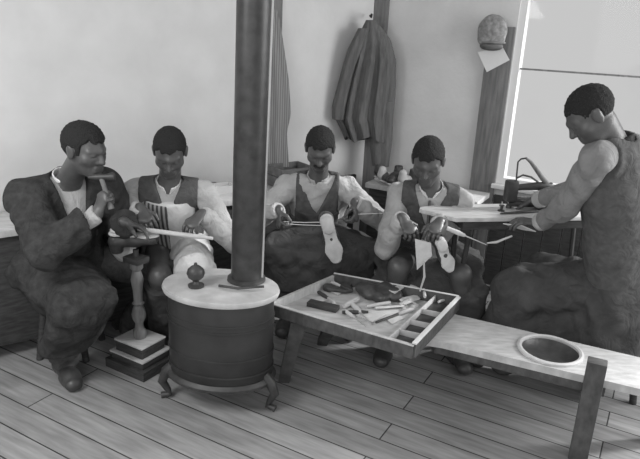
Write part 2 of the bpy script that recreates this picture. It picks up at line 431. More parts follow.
def loc_coords(c, org):
    up, fwd, r = c['up'], c['fwd'], c['r']
    def q(X, Y, Z):
        px, py, pz = X-org.x, Y-org.y, Z-org.z
        return (px*r.x+py*r.y+pz*r.z, px*fwd.x+py*fwd.y+pz*fwd.z, px*up.x+py*up.y+pz*up.z)
    return q
def neck_cut(c, rad=.062):
    a = c['neck']-c['up']*.05; b = c['neck']+c['up']*.2; p = cap(a, b, rad)
    return lambda d, X, Y, Z: np.maximum(d, -p[0](X, Y, Z))
def vneck(c, depth=.2, slope=.42, w0=.0):
    q = loc_coords(c, c['neck'])
    def fn(d, X, Y, Z):
        x, y, z = q(X, Y, Z); wedge = np.maximum(np.abs(x)-w0-(z+depth)*slope, -(y-.0)); wedge = np.maximum(wedge, -(z+depth))
        return np.maximum(d, -wedge)
    return fn
def armhole(c, w=.165):
    q = loc_coords(c, c['neck'])
    def fn(d, X, Y, Z):
        x, y, z = q(X, Y, Z); lim = np.where(z > -.24, w-.0*z, .5); return np.maximum(d, (np.abs(x)-lim))
    return fn
def hem(c, z0):
    q = loc_coords(c, c['hips'])
    def fn(d, X, Y, Z):
        x, y, z = q(X, Y, Z); return np.maximum(d, z0-z)
    return fn
def dress_shirt(c, m, infl=.016, fold=.006, ph=0., lower=-.06):
    pr = c['torso']+c['yoke']
    fold *= 1.3; cloth('shirt', pr+[a[0] for a in c['arms']]+[cap(w[0], w[1], .039, .024, flat=.93) for w in c['W']], m, c['root'], infl, k=.015, fold=fold, ph=ph, cut=[neck_cut(c), hem(c, lower)])
def cuffs(c, m):
    for e, w in c['W']:
        d = (w-e).normalized(); p = [cap(e.lerp(w, .80), e.lerp(w, .93), .0345, .0345)]
        def band(dd, X, Y, Z, a=e.lerp(w, .84), n=d):
            t = (X-a.x)*n.x+(Y-a.y)*n.y+(Z-a.z)*n.z; return np.maximum(dd, np.maximum(-t, t-.045))
        cloth('cuff', p, m, c['root'], .012, h=.007, fold=0, cut=band)
def collar(c, m, rad=.066, hgt=.042, gap=.35):
    q = loc_coords(c, c['neck']-c['up']*.012)
    def band(d, X, Y, Z):
        x, y, z = q(X, Y, Z); inner = rad-.009-np.sqrt(x*x+y*y); d = np.maximum(d, inner)
        d = np.maximum(d, np.maximum(-z-.012, z-hgt+y*.15)); return np.maximum(d, -np.maximum(np.abs(x)-gap*(z+.02), -y))
    cloth('collar', [cap(c['neck']-c['up']*.05, c['neck']+c['up']*.08, rad, rad-.004)], m, c['root'], 0, h=.005, fold=0, cut=band)
def dress_vest(c, m, infl=.027, depth=.2, slope=.42, ph=1., low=-.02, w=.15, w0=0.):
    cloth('waistcoat', c['torso']+c['yoke'], m, c['root'], infl, fold=.003, ph=ph, cut=[neck_cut(c, .07), vneck(c, depth, slope, w0), armhole(c, w), hem(c, low)])
def trousers(c, m, infl=.018, ph=2.):
    pr = [c['torso'][0]]
    for l in c['legs']: pr.append(l[0])
    for k, ft in c['K']: pr.append(cap(k, ft, .057, .052, flat=.97))
    def top(d, X, Y, Z, q=loc_coords(c, c['hips'])):
        x, y, z = q(X, Y, Z); return np.maximum(d, z-.1)
    cloth('trousers', pr, m, c['root'], infl, k=.03, fold=.009, fr=.85, ph=ph, h=.01, cut=top)
def shoes(c, m=M_leather):
    for i in (0, 1):
        ft = c['K'][i][1]; d = c['toes'][i]; s_ = d.cross(V((0, 0, 1)))
        base = V((ft.x, ft.y, 0))
        F = Field(np.array(base)-.22, np.array(base)+.32, .007)
        for p in (cap(base-d*.03+V((0, 0, .045)), base+d*.12+V((0, 0, .04)), .040, .036, s_, 1.0), cap(base+d*.10+V((0, 0, .036)), base+d*.17+V((0, 0, .034)), .036, .03, s_, 1.25), cap(base-d*.02+V((0, 0, .05)), base-d*.01+V((0, 0, .13)), .042, .047)): F.add(p, .02, .004)
        F.apply(lambda dd, X, Y, Z: np.maximum(np.maximum(dd, .004-Z), Z-.135))
        sh = link(F.mesh('shoe'), 'shoe', m, c['root'])
def lap_apron(c, m, infl=.03, bib=None, width=.15, drop=.55, ph=3., s=1.7, name='apron', lapw=None, fold=.006):
    K = c['K']; km = (K[0][0]+K[1][0])/2; fm = (K[0][1]+K[1][1])/2; spread = (K[0][0]-K[1][0]).length/2
    lat = (K[0][0]-K[1][0]).normalized(); w = (lapw or (spread+.09))/.085
    pr = [cap(c['hips'], km, .098, .085, lat, w*.85), cap(km, km.lerp(fm, drop), .080, .075, lat, w)]
    if bib: pr += c['torso']
    qn = loc_coords(c, c['neck']); cc = c['hips']; f = c['f']
    def fn(d, X, Y, Z):
        x, y, z = qn(X, Y, Z); below = ((X-cc.x)*f.x+(Y-cc.y)*f.y)
        d = np.maximum(d, -below+.01)
        d = np.maximum(d, z+(bib if bib else .33))
        d = np.where(below < .21, np.maximum(d, (np.abs(x)-width)*np.where(z > -.42, 1, 0)-.0*(z < -.42)), d) if bib else d
        lowest = km.lerp(fm, drop).z; return np.maximum(d, lowest-Z)
    return cloth(name, pr, m, c['root'], infl, k=.03, fold=fold, ph=ph, h=.009, cut=fn)
def thigh_cloth(c, i, m, rad=.10, s=1.3, drop=.7, ph=3., infl=.02, name='apron'):
    hj = c['hips']+c['r']*.09*(1 if i == 0 else -1); k, ft = c['K'][i]; lat = (c['K'][0][0]-c['K'][1][0]).normalized()
    low = k.lerp(ft, drop).z
    cloth(name, [cap(hj, k, rad, rad*.8, lat, s), cap(k, k.lerp(ft, drop), rad*.8, rad*.7, lat, s)], m, c['root'], infl, fold=.010, ph=ph, fr=.8, cut=lambda d, X, Y, Z: np.maximum(d, low-Z))
def pants_and_shoes(c, m=M_trou): trousers(c, m); shoes(c)

# ================================================================== THE ROOM
CN = V((.325, 4.66, 0)); LD = V((-.80, -.60, 0)); RD = V((.875, -.485, 0)).normalized()
RN = V((-RD.y, RD.x, 0))*-1; RN = RN if RN.y < 0 else -RN      # into the room
LN = V((-LD.y, LD.x, 0)); LN = LN if LN.y < 0 else -LN
CEIL = 2.75
def wall_box(mb, o, d, n, s0, s1, z0, z1, t0=0.0, t1=-.14):
    """box along a wall: s along it, z up, t out of it into the room"""
    pts = [o+d*s0+n*t1, o+d*s1+n*t1, o+d*s1+n*t0, o+d*s0+n*t0]
    return mb.prism([(p.x, p.y) for p in pts], z0, z1)
fl = MB().prism([(-3.6, -.6), (3.6, -.6), (3.6, 5.2), (-3.6, 5.2)], -.06, 0).build('floor', M_floor); tag(fl, None, None, kind='structure')
ce = MB().prism([(-3.0, .9), (3.0, .9), (3.0, 5.2), (-3.0, 5.2)], CEIL, CEIL+.06).build('ceiling', M_ceil); tag(ce, None, None, kind='structure')
o = wall_box(MB(), CN, LD, LN, -.12, 3.9, 0, CEIL).build('wall_left', M_wall, smooth=False); tag(o, None, None, kind='structure')
W0, W1, WZ0, WZ1 = .995, 3.3, .74, 2.35
mb = MB(); wall_box(mb, CN, RD, RN, 0, W0, 0, CEIL); wall_box(mb, CN, RD, RN, W0, W1, 0, WZ0); wall_box(mb, CN, RD, RN, W0, W1, WZ1, CEIL); wall_box(mb, CN, RD, RN, W1, 3.6, 0, CEIL)
o = mb.build('wall_right', M_wall, smooth=False); tag(o, None, None, kind='structure')
# window
mb = MB(); wall_box(mb, CN, RD, RN, W0, W0+.045, WZ0, WZ1, -.01, -.09); wall_box(mb, CN, RD, RN, W1-.045, W1, WZ0, WZ1, -.01, -.09)
wall_box(mb, CN, RD, RN, W0+.045, W1-.045, WZ1-.05, WZ1, -.01, -.09); wall_box(mb, CN, RD, RN, W0+.045, W1-.045, WZ0, WZ0+.04, -.01, -.09)
win = mb.build('window_1', M_white, smooth=False); tag(win, None, None, kind='structure')
o = wall_box(MB(), CN, RD, RN, W0+.045, W1-.045, WZ0+.04, WZ1-.05, -.055, -.059).build('pane', M_glass, win)
wall_box(MB(), CN, RD, RN, W0+.045, W1-.045, 1.50, 1.511, -.03, -.05).build('sash_bar', M_shirtg, win)
o = wall_box(MB(), CN, RD, RN, W0-.02, W1+.02, WZ0-.03, WZ0, .05, -.0).build('sill', M_white, win, bevel=.004)
o = wall_box(MB(), CN, RD, RN, W0-.175, W0-.005, .0, 1.76, .022, 0).build('trim_1', M_mwood, bevel=.003); tag(o, None, None, kind='structure')
o = wall_box(MB(), CN, RD, RN, -.02, .10, .0, CEIL, .022, 0).build('trim_2', M_mwood, bevel=.003); tag(o, None, None, kind='structure')
o = wall_box(MB(), CN, LD, LN, .80, .88, .0, CEIL, .022, 0).build('trim_3', M_mwood, bevel=.003); tag(o, None, None, kind='structure')
# dark matchboard dado under the benches
def dado(name, O, D, N, s0, s1, zt):
    mb = MB(); s = s0
    while s < s1-.01:
        e = min(s+.12, s1); wall_box(mb, O, D, N, s+.003, e-.003, 0, zt, .02, 0); s = e
    o = mb.build(name, M_dwood, smooth=False); tag(o, None, None, kind='structure')
dado('baseboard_left', CN, LD, LN, .10, 3.6, .66)
dado('baseboard_right', CN, RD, RN, .11, W0-.18, .66); dado('baseboard_rear', CN, RD, RN, W0, 3.5, .66)

# ---- workbenches along the two walls
def workbench(nm, label, O, D, N, s0, s1, zt, dep):
    p = O+D*((s0+s1)/2)+N*dep/2; t = thing(nm, label, 'workbench', (p.x, p.y, 0))
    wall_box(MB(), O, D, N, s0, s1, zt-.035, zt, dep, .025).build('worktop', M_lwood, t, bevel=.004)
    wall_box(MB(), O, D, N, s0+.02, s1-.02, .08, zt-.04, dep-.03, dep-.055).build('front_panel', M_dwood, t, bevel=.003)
    for s in (s0+.05, (s0+s1)/2, s1-.05):
        wall_box(MB(), O, D, N, s-.035, s+.035, 0, zt-.035, dep-.06, dep-.13).build('leg', M_dwood, t)
    return t
workbench('workbench', 'long workbench with pale top against the left wall behind the seated men', CN, LD, LN, .55, 3.5, .70, .36)
workbench('workbench', 'dark fronted workbench against the right wall left of the window casing', CN, RD, RN, .16, .97, .67, .33)

# ================================================================== STOVE AND PIPE
SC = V((-.435, 2.575, 0)); SA = -10
def stove():
    t = thing('heating_stove', 'oval sheet iron heating stove on curved legs with ball finial lid', 'stove', SC)
    R = RZ(SA)
    MB().lathe(SC, [(.96, .155), (1.0, .17), (1.0, .30), (1.0, .53), (.98, .548)], 48, .245, .18, R).build('stove_body', M_sheet, t)
    for z in (.205, .285, .425, .455):
        MB().lathe(SC, [(.985, z-.007), (1.012, z-.005), (1.018, z), (1.012, z+.005), (.985, z+.007)], 48, .246, .181, R).build('band', M_sheet, t)
    MB().lathe(SC, [(.95, .125), (1.06, .135), (1.07, .15), (1.0, .165)], 48, .245, .18, R).build('base_ring', M_iron, t)
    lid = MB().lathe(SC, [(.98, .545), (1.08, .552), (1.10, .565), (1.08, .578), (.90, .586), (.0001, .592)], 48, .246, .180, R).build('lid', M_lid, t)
    k = SC+V((-.085, -.06, 0))
    kn = atz(196, 285, .595); k = V((kn.x, kn.y, 0))
    MB().lathe(k, [(.034, .588), (.036, .597), (.018, .604), (.012, .615), (.02, .622), (.034, .634), (.04, .652), (.035, .67), (.02, .684), (.008, .69), (.006, .70), (.0005, .702)], 24).build('finial', M_iron, lid)
    MB().tube([SC+V((.0, -.05, .597)), SC+V((.09, -.085, .603)), SC+V((.2, -.06, .607))], .006, 8).build('lid_lever', M_iron, lid)
    for a in (-158, -14, 62, 122):
        d = R @ V((math.cos(math.radians(a))*.245, math.sin(math.radians(a))*.18, 0)); n = d.normalized()
        b = SC+d*.93
        MB().tube([b+V((0, 0, .17)), b+n*.035+V((0, 0, .14)), b+n*.055+V((0, 0, .09)), b+n*.03+V((0, 0, .045)), b+n*.02+V((0, 0, .02)), b+n*.06+V((0, 0, .012))], [.028, .026, .021, .015, .014, .017], 10).build('leg', M_iron, t)
    return t
stove()
p = atz(246, 280, .592); PX = V((p.x, p.y+.012, 0))
t = thing('stovepipe', 'tall dark iron stovepipe rising from the back of the oval stove', 'stovepipe', (PX.x, PX.y, .585))
top = at(254, 20, p.y+.01); tz = top.z; dirp = (top-V((PX.x, PX.y, .59))).normalized()
top2 = V((PX.x, PX.y, .59))+dirp*((CEIL-.59)/dirp.z)
for j, (z0, z1) in enumerate(((.590, 1.2), (1.2, 1.95), (1.95, CEIL))):
    a = V((PX.x, PX.y, .59))+dirp*((z0-.59)/dirp.z); b = V((PX.x, PX.y, .59))+dirp*((z1-.59)/dirp.z)
    MB().tube([a, b], [.070+.001*j, .0712+.001*j], 40).build('pipe_section', M_pipe, t)
b = V((PX.x, PX.y, .59))
MB().tube([b+V((.069, .0, .0)), b+dirp*1.0+V((.07, -.004, 0)), b+dirp*2.15+V((.07, -.004, 0))], .008, 8).build('pipe_highlight', M_steel, t, )['label'] = 'bright strip painted in as the pipe highlight'  # pale strip standing in for the highlight down the right of the pipe
MB().lathe(PX, [(.078, .585), (.088, .59), (.086, .602), (.073, .606)], 36).build('pipe_collar', M_iron, t)

# ================================================================== COBBLER'S BENCH
BC = V((.25, 2.75, 0)); BA = -25; BR = RZ(BA)
def B(x, y, z): return BC+BR @ V((x, y, z))
bench = thing('cobblers_bench', "low cobbler's bench with divided tool tray and round leather seat", 'bench', BC)
def bbox(c, s): return MB().box(B(*c), s, BR)
TL, TF, TR_, TBk = (-.405, -.245), (.325, -.295), (.372, .29), (-.29, .232)
def wallseg(name, p, q, z0, z1, th, m):
    a, b = B(p[0], p[1], 0), B(q[0], q[1], 0); d = (b-a).normalized(); n = V((-d.y, d.x, 0))*th/2
    return MB().prism([(v.x, v.y) for v in (a-n, b-n, b+n, a+n)], z0, z1).build(name, m, bench, bevel=.0015)
MB().prism([(B(x, y, 0).x, B(x, y, 0).y) for x, y in (TL, TF, TR_, TBk)], .386, .400).build('tray_bottom', M_bench, bench)
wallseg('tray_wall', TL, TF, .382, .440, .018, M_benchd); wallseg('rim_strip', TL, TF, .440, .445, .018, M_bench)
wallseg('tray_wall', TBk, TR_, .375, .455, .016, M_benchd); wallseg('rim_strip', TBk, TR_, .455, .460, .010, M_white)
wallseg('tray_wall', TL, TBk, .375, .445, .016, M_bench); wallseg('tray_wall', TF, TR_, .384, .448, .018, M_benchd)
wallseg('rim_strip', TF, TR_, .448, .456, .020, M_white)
wallseg('divider', (.205, -.29), (.258, .28), .400, .440, .008, M_bench)
for y in (-.17, -.05, .09): wallseg('divider', (.216+.092*(y+.2), y), (.335+.07*(y+.2), y+.01), .400, .436, .007, M_bench)
# the plank with its hole and seat
def plank():
    n = 40; cx, cy, rr = .84, .09, .128; bm = bmesh.new()
    outer = []
    sq = [(.22, -.275), (.335, -.275), (.40, -.075), (1.42, -.05), (1.42, .235), (.30, .24)]
    def edge_pt(a):
        dx, dy = math.cos(a), math.sin(a); best = None
        for i in range(len(sq)):
            x1, y1 = sq[i]; x2, y2 = sq[(i+1) % len(sq)]; ex, ey = x2-x1, y2-y1; den = dx*ey-dy*ex
            if abs(den) < 1e-9: continue
            tt = ((x1-cx)*ey-(y1-cy)*ex)/den; uu = ((x1-cx)*dy-(y1-cy)*dx)/den
            if tt > 0 and -1e-6 <= uu <= 1+1e-6 and (best is None or tt < best): best = tt
        return (cx+dx*best, cy+dy*best)
    angs = sorted([2*math.pi*k/n for k in range(n)]+[math.atan2(y-cy, x-cx) % (2*math.pi) for x, y in sq])
    for z in (.345, .378):
        outer.append(([bm.verts.new(B(cx+rr*math.cos(a), cy+rr*math.sin(a), z)) for a in angs], [bm.verts.new(B(*edge_pt(a), z)) for a in angs]))
    m = len(angs)
    for k in range(m):
        j = (k+1) % m; (i0, o0), (i1, o1) = outer
        bm.faces.new((i0[k], i0[j], o0[j], o0[k])); bm.faces.new((i1[k], o1[k], o1[j], i1[j]))
        bm.faces.new((o0[k], o0[j], o1[j], o1[k])); bm.faces.new((i0[j], i0[k], i1[k], i1[j]))
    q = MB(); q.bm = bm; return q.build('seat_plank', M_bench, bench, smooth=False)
plank()
MB().lathe(B(.84, .09, 0), [(.125, .379), (.150, .379), (.152, .388), (.140, .394), (.127, .389)][::1], 44).bm.free()
def ring(name, m, r0, r1, z0, z1, parent):
    n = 48; bm = bmesh.new(); L = []
    for r_, z in ((r0, z0), (r1, z0), (r1, z1-.004), ((r0+r1)/2, z1), (r0, z1-.004)):
        L.append([bm.verts.new(B(.84+r_*math.cos(2*math.pi*k/n), .09+r_*math.sin(2*math.pi*k/n), z)) for k in range(n)])
    for a, b in zip(L, L[1:]+L[:1]):
        for k in range(n): bm.faces.new((a[k], a[(k+1) % n], b[(k+1) % n], b[k]))
    q = MB(); q.bm = bm; return q.build(name, m, parent)
rg = ring('seat_rim', M_sole, .122, .142, .379, .392, bench); rg['label'] = 'pale leather rim around the seat hole'
MB().lathe(B(.84, .09, 0), [(.0005, .335), (.07, .338), (.115, .352), (.127, .372), (.124, .374), (.112, .358), (.07, .346), (.0005, .343)], 40).build('leather_seat', M_leather, bench)
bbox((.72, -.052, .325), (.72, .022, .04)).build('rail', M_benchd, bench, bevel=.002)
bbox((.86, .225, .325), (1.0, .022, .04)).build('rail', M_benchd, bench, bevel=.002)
def leg(x, y, fx, fy, w=.075, w2=.055):
    a, b = B(x, y, .37), B(fx, fy, 0); d = (a-b).normalized(); fr = frame(V((BR @ V((0, 1, 0)))), d)
    MB().box((a+b)/2, (w, w, (a-b).length), Matrix((d.cross(V((0, 1, 0))).normalized(), d.cross(d.cross(V((0, 1, 0)))).normalized()*-1, d)).transposed(), taper=w2/w).build('leg', M_benchd, bench, bevel=.004)
l1 = atz(284, 380, 0); l2 = atz(322, 343, 0)
def inv(p): q = BR.transposed() @ (p-BC); return q.x, q.y
x1, y1 = inv(l1); x2, y2 = inv(l2); leg(-.27, -.2, x1, max(y1, -.2)); leg(-.2, .2, x2, y2)
bbox((1.03, -.085, .235), (.075, .06, .47)).build('leg', M_benchd, bench, bevel=.005)
leg(1.30, .2, 1.35, .22)

# ================================================================== SHOE-MAKING ODDMENTS
def shoe_field(base, d, u, length=.27, tip=1):
    """a shoe: d = toe direction, u = up direction"""
    d = V(d).normalized(); u = V(u); u = (u-d*u.dot(d)).normalized(); s_ = d.cross(u); k = length/.27; b = V(base)
    up = [(cap(b+u*.05*k, b+d*.10*k+u*.045*k, .036*k, .034*k, s_, .95), .02), (cap(b+d*.09*k+u*.035*k, b+d*.185*k+u*.03*k, .034*k, .028*k, s_, 1.2), .02),
          (cap(b-d*.005*k+u*.06*k, b+u*.105*k, .036*k, .034*k), .02)]
    so = [(cap(b-d*.005*k+u*.008*k, b+d*.06*k+u*.008*k, .036*k, .028*k, u, .28), .01), (cap(b+d*.06*k+u*.008*k, b+d*.15*k+u*.006*k, .028*k, .042*k, u, .2), .02), (cap(b+d*.15*k+u*.006*k, b+d*.19*k+u*.006*k, .042*k, .032*k, u, .2), .02),
          (cap(b+u*-.012*k, b+d*.03*k-u*.012*k, .032*k, .032*k, u, .5), .008)]
    return up, so
def shoe(name, label, cat, base, d, u, length=.27, mu=M_leather, ms=M_sole, group=None):
    t = thing(name, label, cat, base, group); up, so = shoe_field(base, d, u, length)
    for nm, pl, m in (('upper', up, mu), ('sole', so, ms)):
        lo = np.min([p[0][1] for p in pl], 0)-.03; hi = np.max([p[0][2] for p in pl], 0)+.03; F = Field(lo, hi, .005)
        for p, k in pl: F.add(p, k)
        if nm == 'upper':
            uu = V(u); dd = V(d).normalized(); uu = (uu-dd*uu.dot(dd)).normalized(); bb = V(base); kk = length/.27
            F.apply(lambda D_, X, Y, Z: np.maximum(D_, ((X-bb.x)*uu.x+(Y-bb.y)*uu.y+(Z-bb.z)*uu.z)-.118*kk))
            F.sub(cap(bb+uu*.09*kk, bb+uu*.16*kk, .027*kk))
        link(F.mesh(nm), nm, m, t)
    return t

# ---- last jack with turned post
def jack():
    p = atz(140, 337, .16); p.z = 0
    t = thing('last_jack', 'turned wooden shoemaking jack on a stepped square base in front of first man', 'last stand', p)
    R = RZ(-30)
    for nm, z, s, hh, m in (('base_block', .025, .27, .05, M_dwood), ('base_block', .068, .22, .035, M_dwood), ('moulding', .090, .235, .009, M_lwood), ('base_block', .122, .185, .055, M_dwood), ('moulding', .154, .195, .010, M_lwood)):
        MB().box(p+V((0, 0, z)), (s, s*.85, hh), R).build(nm, m, t, bevel=.003)
    MB().lathe(p, [(r_, z+.04) for r_, z in [(.030, .12), (.032, .135), (.032, .16), (.022, .175), (.020, .20), (.032, .225), (.036, .25), (.030, .28), (.020, .30), (.030, .31), (.022, .32), (.024, .38), (.032, .44), (.024, .47), (.020, .485), (.032, .50), (.032, .53)]], 24).build('post', M_mwood, t)
    q = p+V((0, 0, .585))
    MB().box(q, (.10, .08, .03), R).build('cross_head', M_dwood, t, bevel=.004)
    MB().tube([q+V((0, 0, .0)), q+V((0, 0, .05))], .014, 10).build('iron_pin', M_iron, t)
    return q+V((0, 0, .05))
jt = jack()

# ================================================================== PEOPLE
Z1 = V((0, 0, 1))
def D(px, py, y): return at(px, py, y)

def seat_for(c, label, h, m=M_dwood, nm='stool'):
    p = V((c['hips'].x, c['hips'].y, 0)); t = thing(nm, label, 'stool', p)
    MB().lathe(p, [(.155, h-.035), (.165, h-.03), (.165, h-.008), (.155, h)], 28).build('seat', m, t)
    for a in (45, 135, 225, 315):
        d = V((math.cos(math.radians(a)), math.sin(math.radians(a)), 0))
        MB().tube([p+d*.17, p+d*.11+V((0, 0, h-.035))], [.017, .02], 10).build('leg', m, t)
    for a in (0, 90):
        d = V((math.cos(math.radians(a+45)), math.sin(math.radians(a+45)), 0)); k = d*.15
        MB().tube([p+k+V((0, 0, .12+a/1500)), p-k+V((0, 0, .12+a/1500))], .011, 8).build('stretcher', m, t)

# ---- man 1, dark coat, hammer
def man1():
    f = V((.72, -.69, 0)); head = D(85, 150, 2.76); hips = V((-1.30, 2.95, .50)); neck = D(66, 180, 2.84)
    rh = D(97, 214, 2.60); lh = D(124, 222, 2.83)
    c = person('person', 'seated man in a dark coat at far left raising a hammer over the jack', head, V((.86, -.36, -.20)), neck, hips, f, [rh, lh],
               [V((-1.08, 2.62, .55)), D(124, 268, 3.0)], [V((-1.24, 2.70, 0)), V((-1.03, 3.12, 0))],
               [((.35, .1, .95), (.6, .8, -.1)), ((.9, .1, -.3), (0.1, -.3, -1))], [V((-.8, -.3, -.6)), V((.2, .3, -1))], curl=(1.15, .5), sh_w=.19, girth=1.05, mustache=False, hair_infl=.010)
    dress_shirt(c, M_shirt, .014)
    cloth('coat', c['torso']+c['yoke']+[cap(c['sh'][i], c['W'][i][0], .054, .048) for i in (0, 1)]+[cap(w[0], w[1], .047, .040, flat=.9) for w in c['W']]+[cap(c['hips'], c['hips']+c['fwd']*.1-c['up']*.10, .14, .12, c['r'], 1.4)],
          M_coat, c['root'], .032, k=.03, fold=.010, fr=.8, ph=.4, cut=[neck_cut(c, .072), vneck(c, .24, .26, .012)])
    dress_vest(c, M_vest, .022, depth=.20, slope=.5)
    collar(c, M_white, .064, .045)
    pants_and_shoes(c); thigh_cloth(c, 0, M_coat, .11, 1.5, .75)
    seat_for(c, 'dark stool under the man in the dark coat', .38)
    return c
c1 = man1()
def hammer(name, label, grip, d, L=.28, hd=None, mh=M_iron, mw=M_mwood):
    t = thing(name, label, 'hammer', grip); d = V(d).normalized(); g = V(grip); e = g+d*L
    MB().tube([g-d*.06, g, g+d*L*.5, e], [.014, .012, .010, .011], 12).build('handle', mw, t)
    h = V(hd).normalized()
    MB().tube([e-h*.055, e-h*.045, e-h*.02, e+h*.02, e+h*.05, e+h*.06], [.006, .009, .014, .013, .019, .017], 14).build('hammer_head', mh, t)
w = c1['W'][0][1]
hp = w+V((.35, .1, .95)).normalized()*.085+V((.6, .8, -.1))*.02
tip = D(101, 177, hp.y+.02)
hammer("hammer", "cobbler's hammer held upright in the hand of the man in the dark coat", hp, tip-hp, (tip-hp).length, V((1, .1, .05)))
shoe('shoe', 'upturned shoe with pale sole on top of the wooden jack', 'shoe', jt+V((-.09, 0, .085)), (1, .1, -.05), (0, .15, -1), .25)
shoe('shoe', 'shoe with pale curved sole hanging beside the jack post', 'shoe', D(143, 262, 2.86), (.8, 0, -.55), (-.5, .3, -.8), .2) if False else None

# ---- man 2, waistcoat and striped apron
def man2():
    f = V((.12, -1, 0)); head = D(170, 152, 3.08); neck = D(169, 184, 3.14); hips = V((-.84, 3.32, .50))
    rh = D(140, 208, 2.93); lh = D(202, 214, 2.92)
    c = person('person', 'seated man in waistcoat and striped apron bending over his work left of the stovepipe', head, V((.12, -.85, -.55)), neck, hips, f, [rh, lh],
               [D(158, 262, 2.98), D(194, 256, 2.96)], [V((-.84, 3.08, 0)), V((-.66, 3.04, 0))],
               [((.55, -.75, -.45), (.1, .5, -1)), ((-.45, -.8, -.4), (0, .5, -1))], [V((-.5, .5, -.7)), V((.5, .5, -.7))], curl=(.75, .85))
    dress_shirt(c, M_shirt, .020, fold=.006, ph=.9); dress_vest(c, M_vest, .030, depth=.11, slope=.45); collar(c, M_white); cuffs(c, M_shirt)
    pants_and_shoes(c)
    thigh_cloth(c, 1, M_wapron, .090, 1.1, .7)
    q = loc_coords(c, c['neck'])
    def bibcut(d, X, Y, Z):
        x, y, z = q(X, Y, Z); return np.maximum(np.maximum(d, np.abs(x)-.135), np.maximum(-y, np.maximum(z+.045, -.46-z)))
    cloth('apron_bib', c['torso'], M_wapron, c['root'], .036, fold=.003, cut=bibcut)
    q = loc_coords(c, c['neck'])
    def half(d, X, Y, Z):
        x, y, z = q(X, Y, Z); return np.maximum(np.maximum(d, np.maximum(x-.145, .0-x)), np.maximum(-y, np.maximum(z+.050, -.40-z)))
    cloth('striped_panel', c['torso'], M_strip, c['root'], .042, fold=.002, cut=half)
    seat_for(c, 'dark stool under the man in the striped apron', .36)
    return c
c2 = man2()
t = thing('burnishing_stick', 'long pale burnishing stick held across the lap of the striped apron man', 'tool', (c2['W'][0][1]+c2['W'][1][1])/2)
a = c2['W'][0][1]+V((.06, -.085, -.085)); b = c2['W'][1][1]+V((-.05, -.085, -.085)); dd = (b-a).normalized()
MB().tube([a-dd*.05, a, b, b+dd*.12], [.010, .012, .012, .008], 12).build('stick', M_sole, t)

# ---- man 3, pulling thread
def man3():
    f = V((0, -1, 0)); head = D(320, 149, 3.48); neck = D(318, 178, 3.55); hips = V((-.01, 3.72, .44))
    rh = D(279, 210, 3.26); lh = D(355, 203, 3.26)
    c = person('person', 'seated man in a pale shirt stretching thread between both hands in the room corner', head, V((0, -.86, -.5)), neck, hips, f, [rh, lh],
               [D(290, 255, 3.25), D(350, 258, 3.25)], [V((-.17, 3.36, 0)), V((.18, 3.36, 0))],
               [((.1, -.6, -.8), (.8, .2, -.2)), ((.1, -.5, -.8), (-.8, .2, -.2))], [V((-.7, .5, -.6)), V((.7, .5, -.6))], curl=(1.1, 1.0), sh_w=.17, mustache=True, hair_infl=.008)
    dress_shirt(c, M_shirt, .020, fold=.007, ph=2.); dress_vest(c, M_vest, .030, depth=.16, slope=.55, w=.125); collar(c, M_shirt); cuffs(c, M_shirt)
    pants_and_shoes(c); lap_apron(c, M_gapron, .036, bib=.16, width=.13, drop=.6, ph=.5)
    seat_for(c, 'dark stool under the man stretching thread', .31); return c
c3 = man3()
sb = D(327, 222, 3.12)
shoe('shoe', 'shoe with broad pale sole held between the knees of the thread stretching man', 'shoe', sb, (.22, -.05, -.75), (-.1, .8, .1), .29, M_leather, M_sole)
a = c3['W'][0][1]+V((.02, -.05, -.05)); b = sb+V((.0, -.0, .0))
o = MB().tube([a, a.lerp(b, .5)-V((0, 0, .004)), b], .0022, 6).build('thread', M_thread, loc=a); tag(o, 'upper waxed thread running from left hand of corner man to shoe', 'thread')
o = MB().tube([a-V((0, 0, .012)), a.lerp(b, .5)-V((0, 0, .018)), b-V((0, 0, .02))], .0022, 6).build('thread', M_thread, loc=a-V((0, 0, .012))); tag(o, 'lower waxed thread running from left hand of corner man to shoe', 'thread')
a = c3['W'][1][1]+V((-.01, -.05, -.05)); b = D(392, 213, 3.3)
o = MB().tube([a, b], .003, 6).build('bristle', M_thread, loc=a); tag(o, 'pale stitching bristle pointing right from hand of corner man', 'needle')

# ---- man 4, waistcoat and tie
def man4():
    f = V((-.18, -1, 0)); head = D(428, 161, 3.17); neck = D(431, 189, 3.22); hips = V((.63, 3.46, .46))
    rh = D(402, 218, 2.97); lh = D(440, 222, 2.95)
    c = person('person', 'seated man in waistcoat and tie working on a shoe left of the window', head, V((-.22, -.85, -.48)), neck, hips, f, [rh, lh],
               [D(398, 262, 2.95), D(462, 262, 2.95)], [V((.40, 3.08, 0)), V((.80, 3.05, 0))],
               [((.45, -.75, -.5), (.1, .5, -.9)), ((-.45, -.8, -.25), (.0, .5, -.9))], [V((-.05, 1, -.25)), V((.2, .9, -.6))], curl=(.8, .9), sh_w=.165, hair_infl=.007)
    dress_shirt(c, M_shirt, .018, fold=.006, ph=3.1); dress_vest(c, M_vest, .030, depth=.17, slope=.42); collar(c, M_white, gap=.5); cuffs(c, M_shirt)
    u, fw, nk = c['up'], c['fwd'], c['neck']
    MB().tube([nk+fw*.078-u*.012, nk+fw*.105-u*.05, nk+fw*.125-u*.12, nk+fw*.135-u*.2], [.014, .017, .02, .024], 10, flat=.45).build('necktie', M_grey, c['root'])
    pants_and_shoes(c); lap_apron(c, M_gapron, .03, drop=.6, ph=.8)
    seat_for(c, 'dark stool under the man in waistcoat and tie', .34); return c
c4 = man4()
shoe('shoe', 'dark shoe with pale sole in the lap of the man in tie', 'shoe', D(441, 243, 2.88), (.35, .1, -.75), (-.3, .8, .2), .22, M_leather, M_sole)
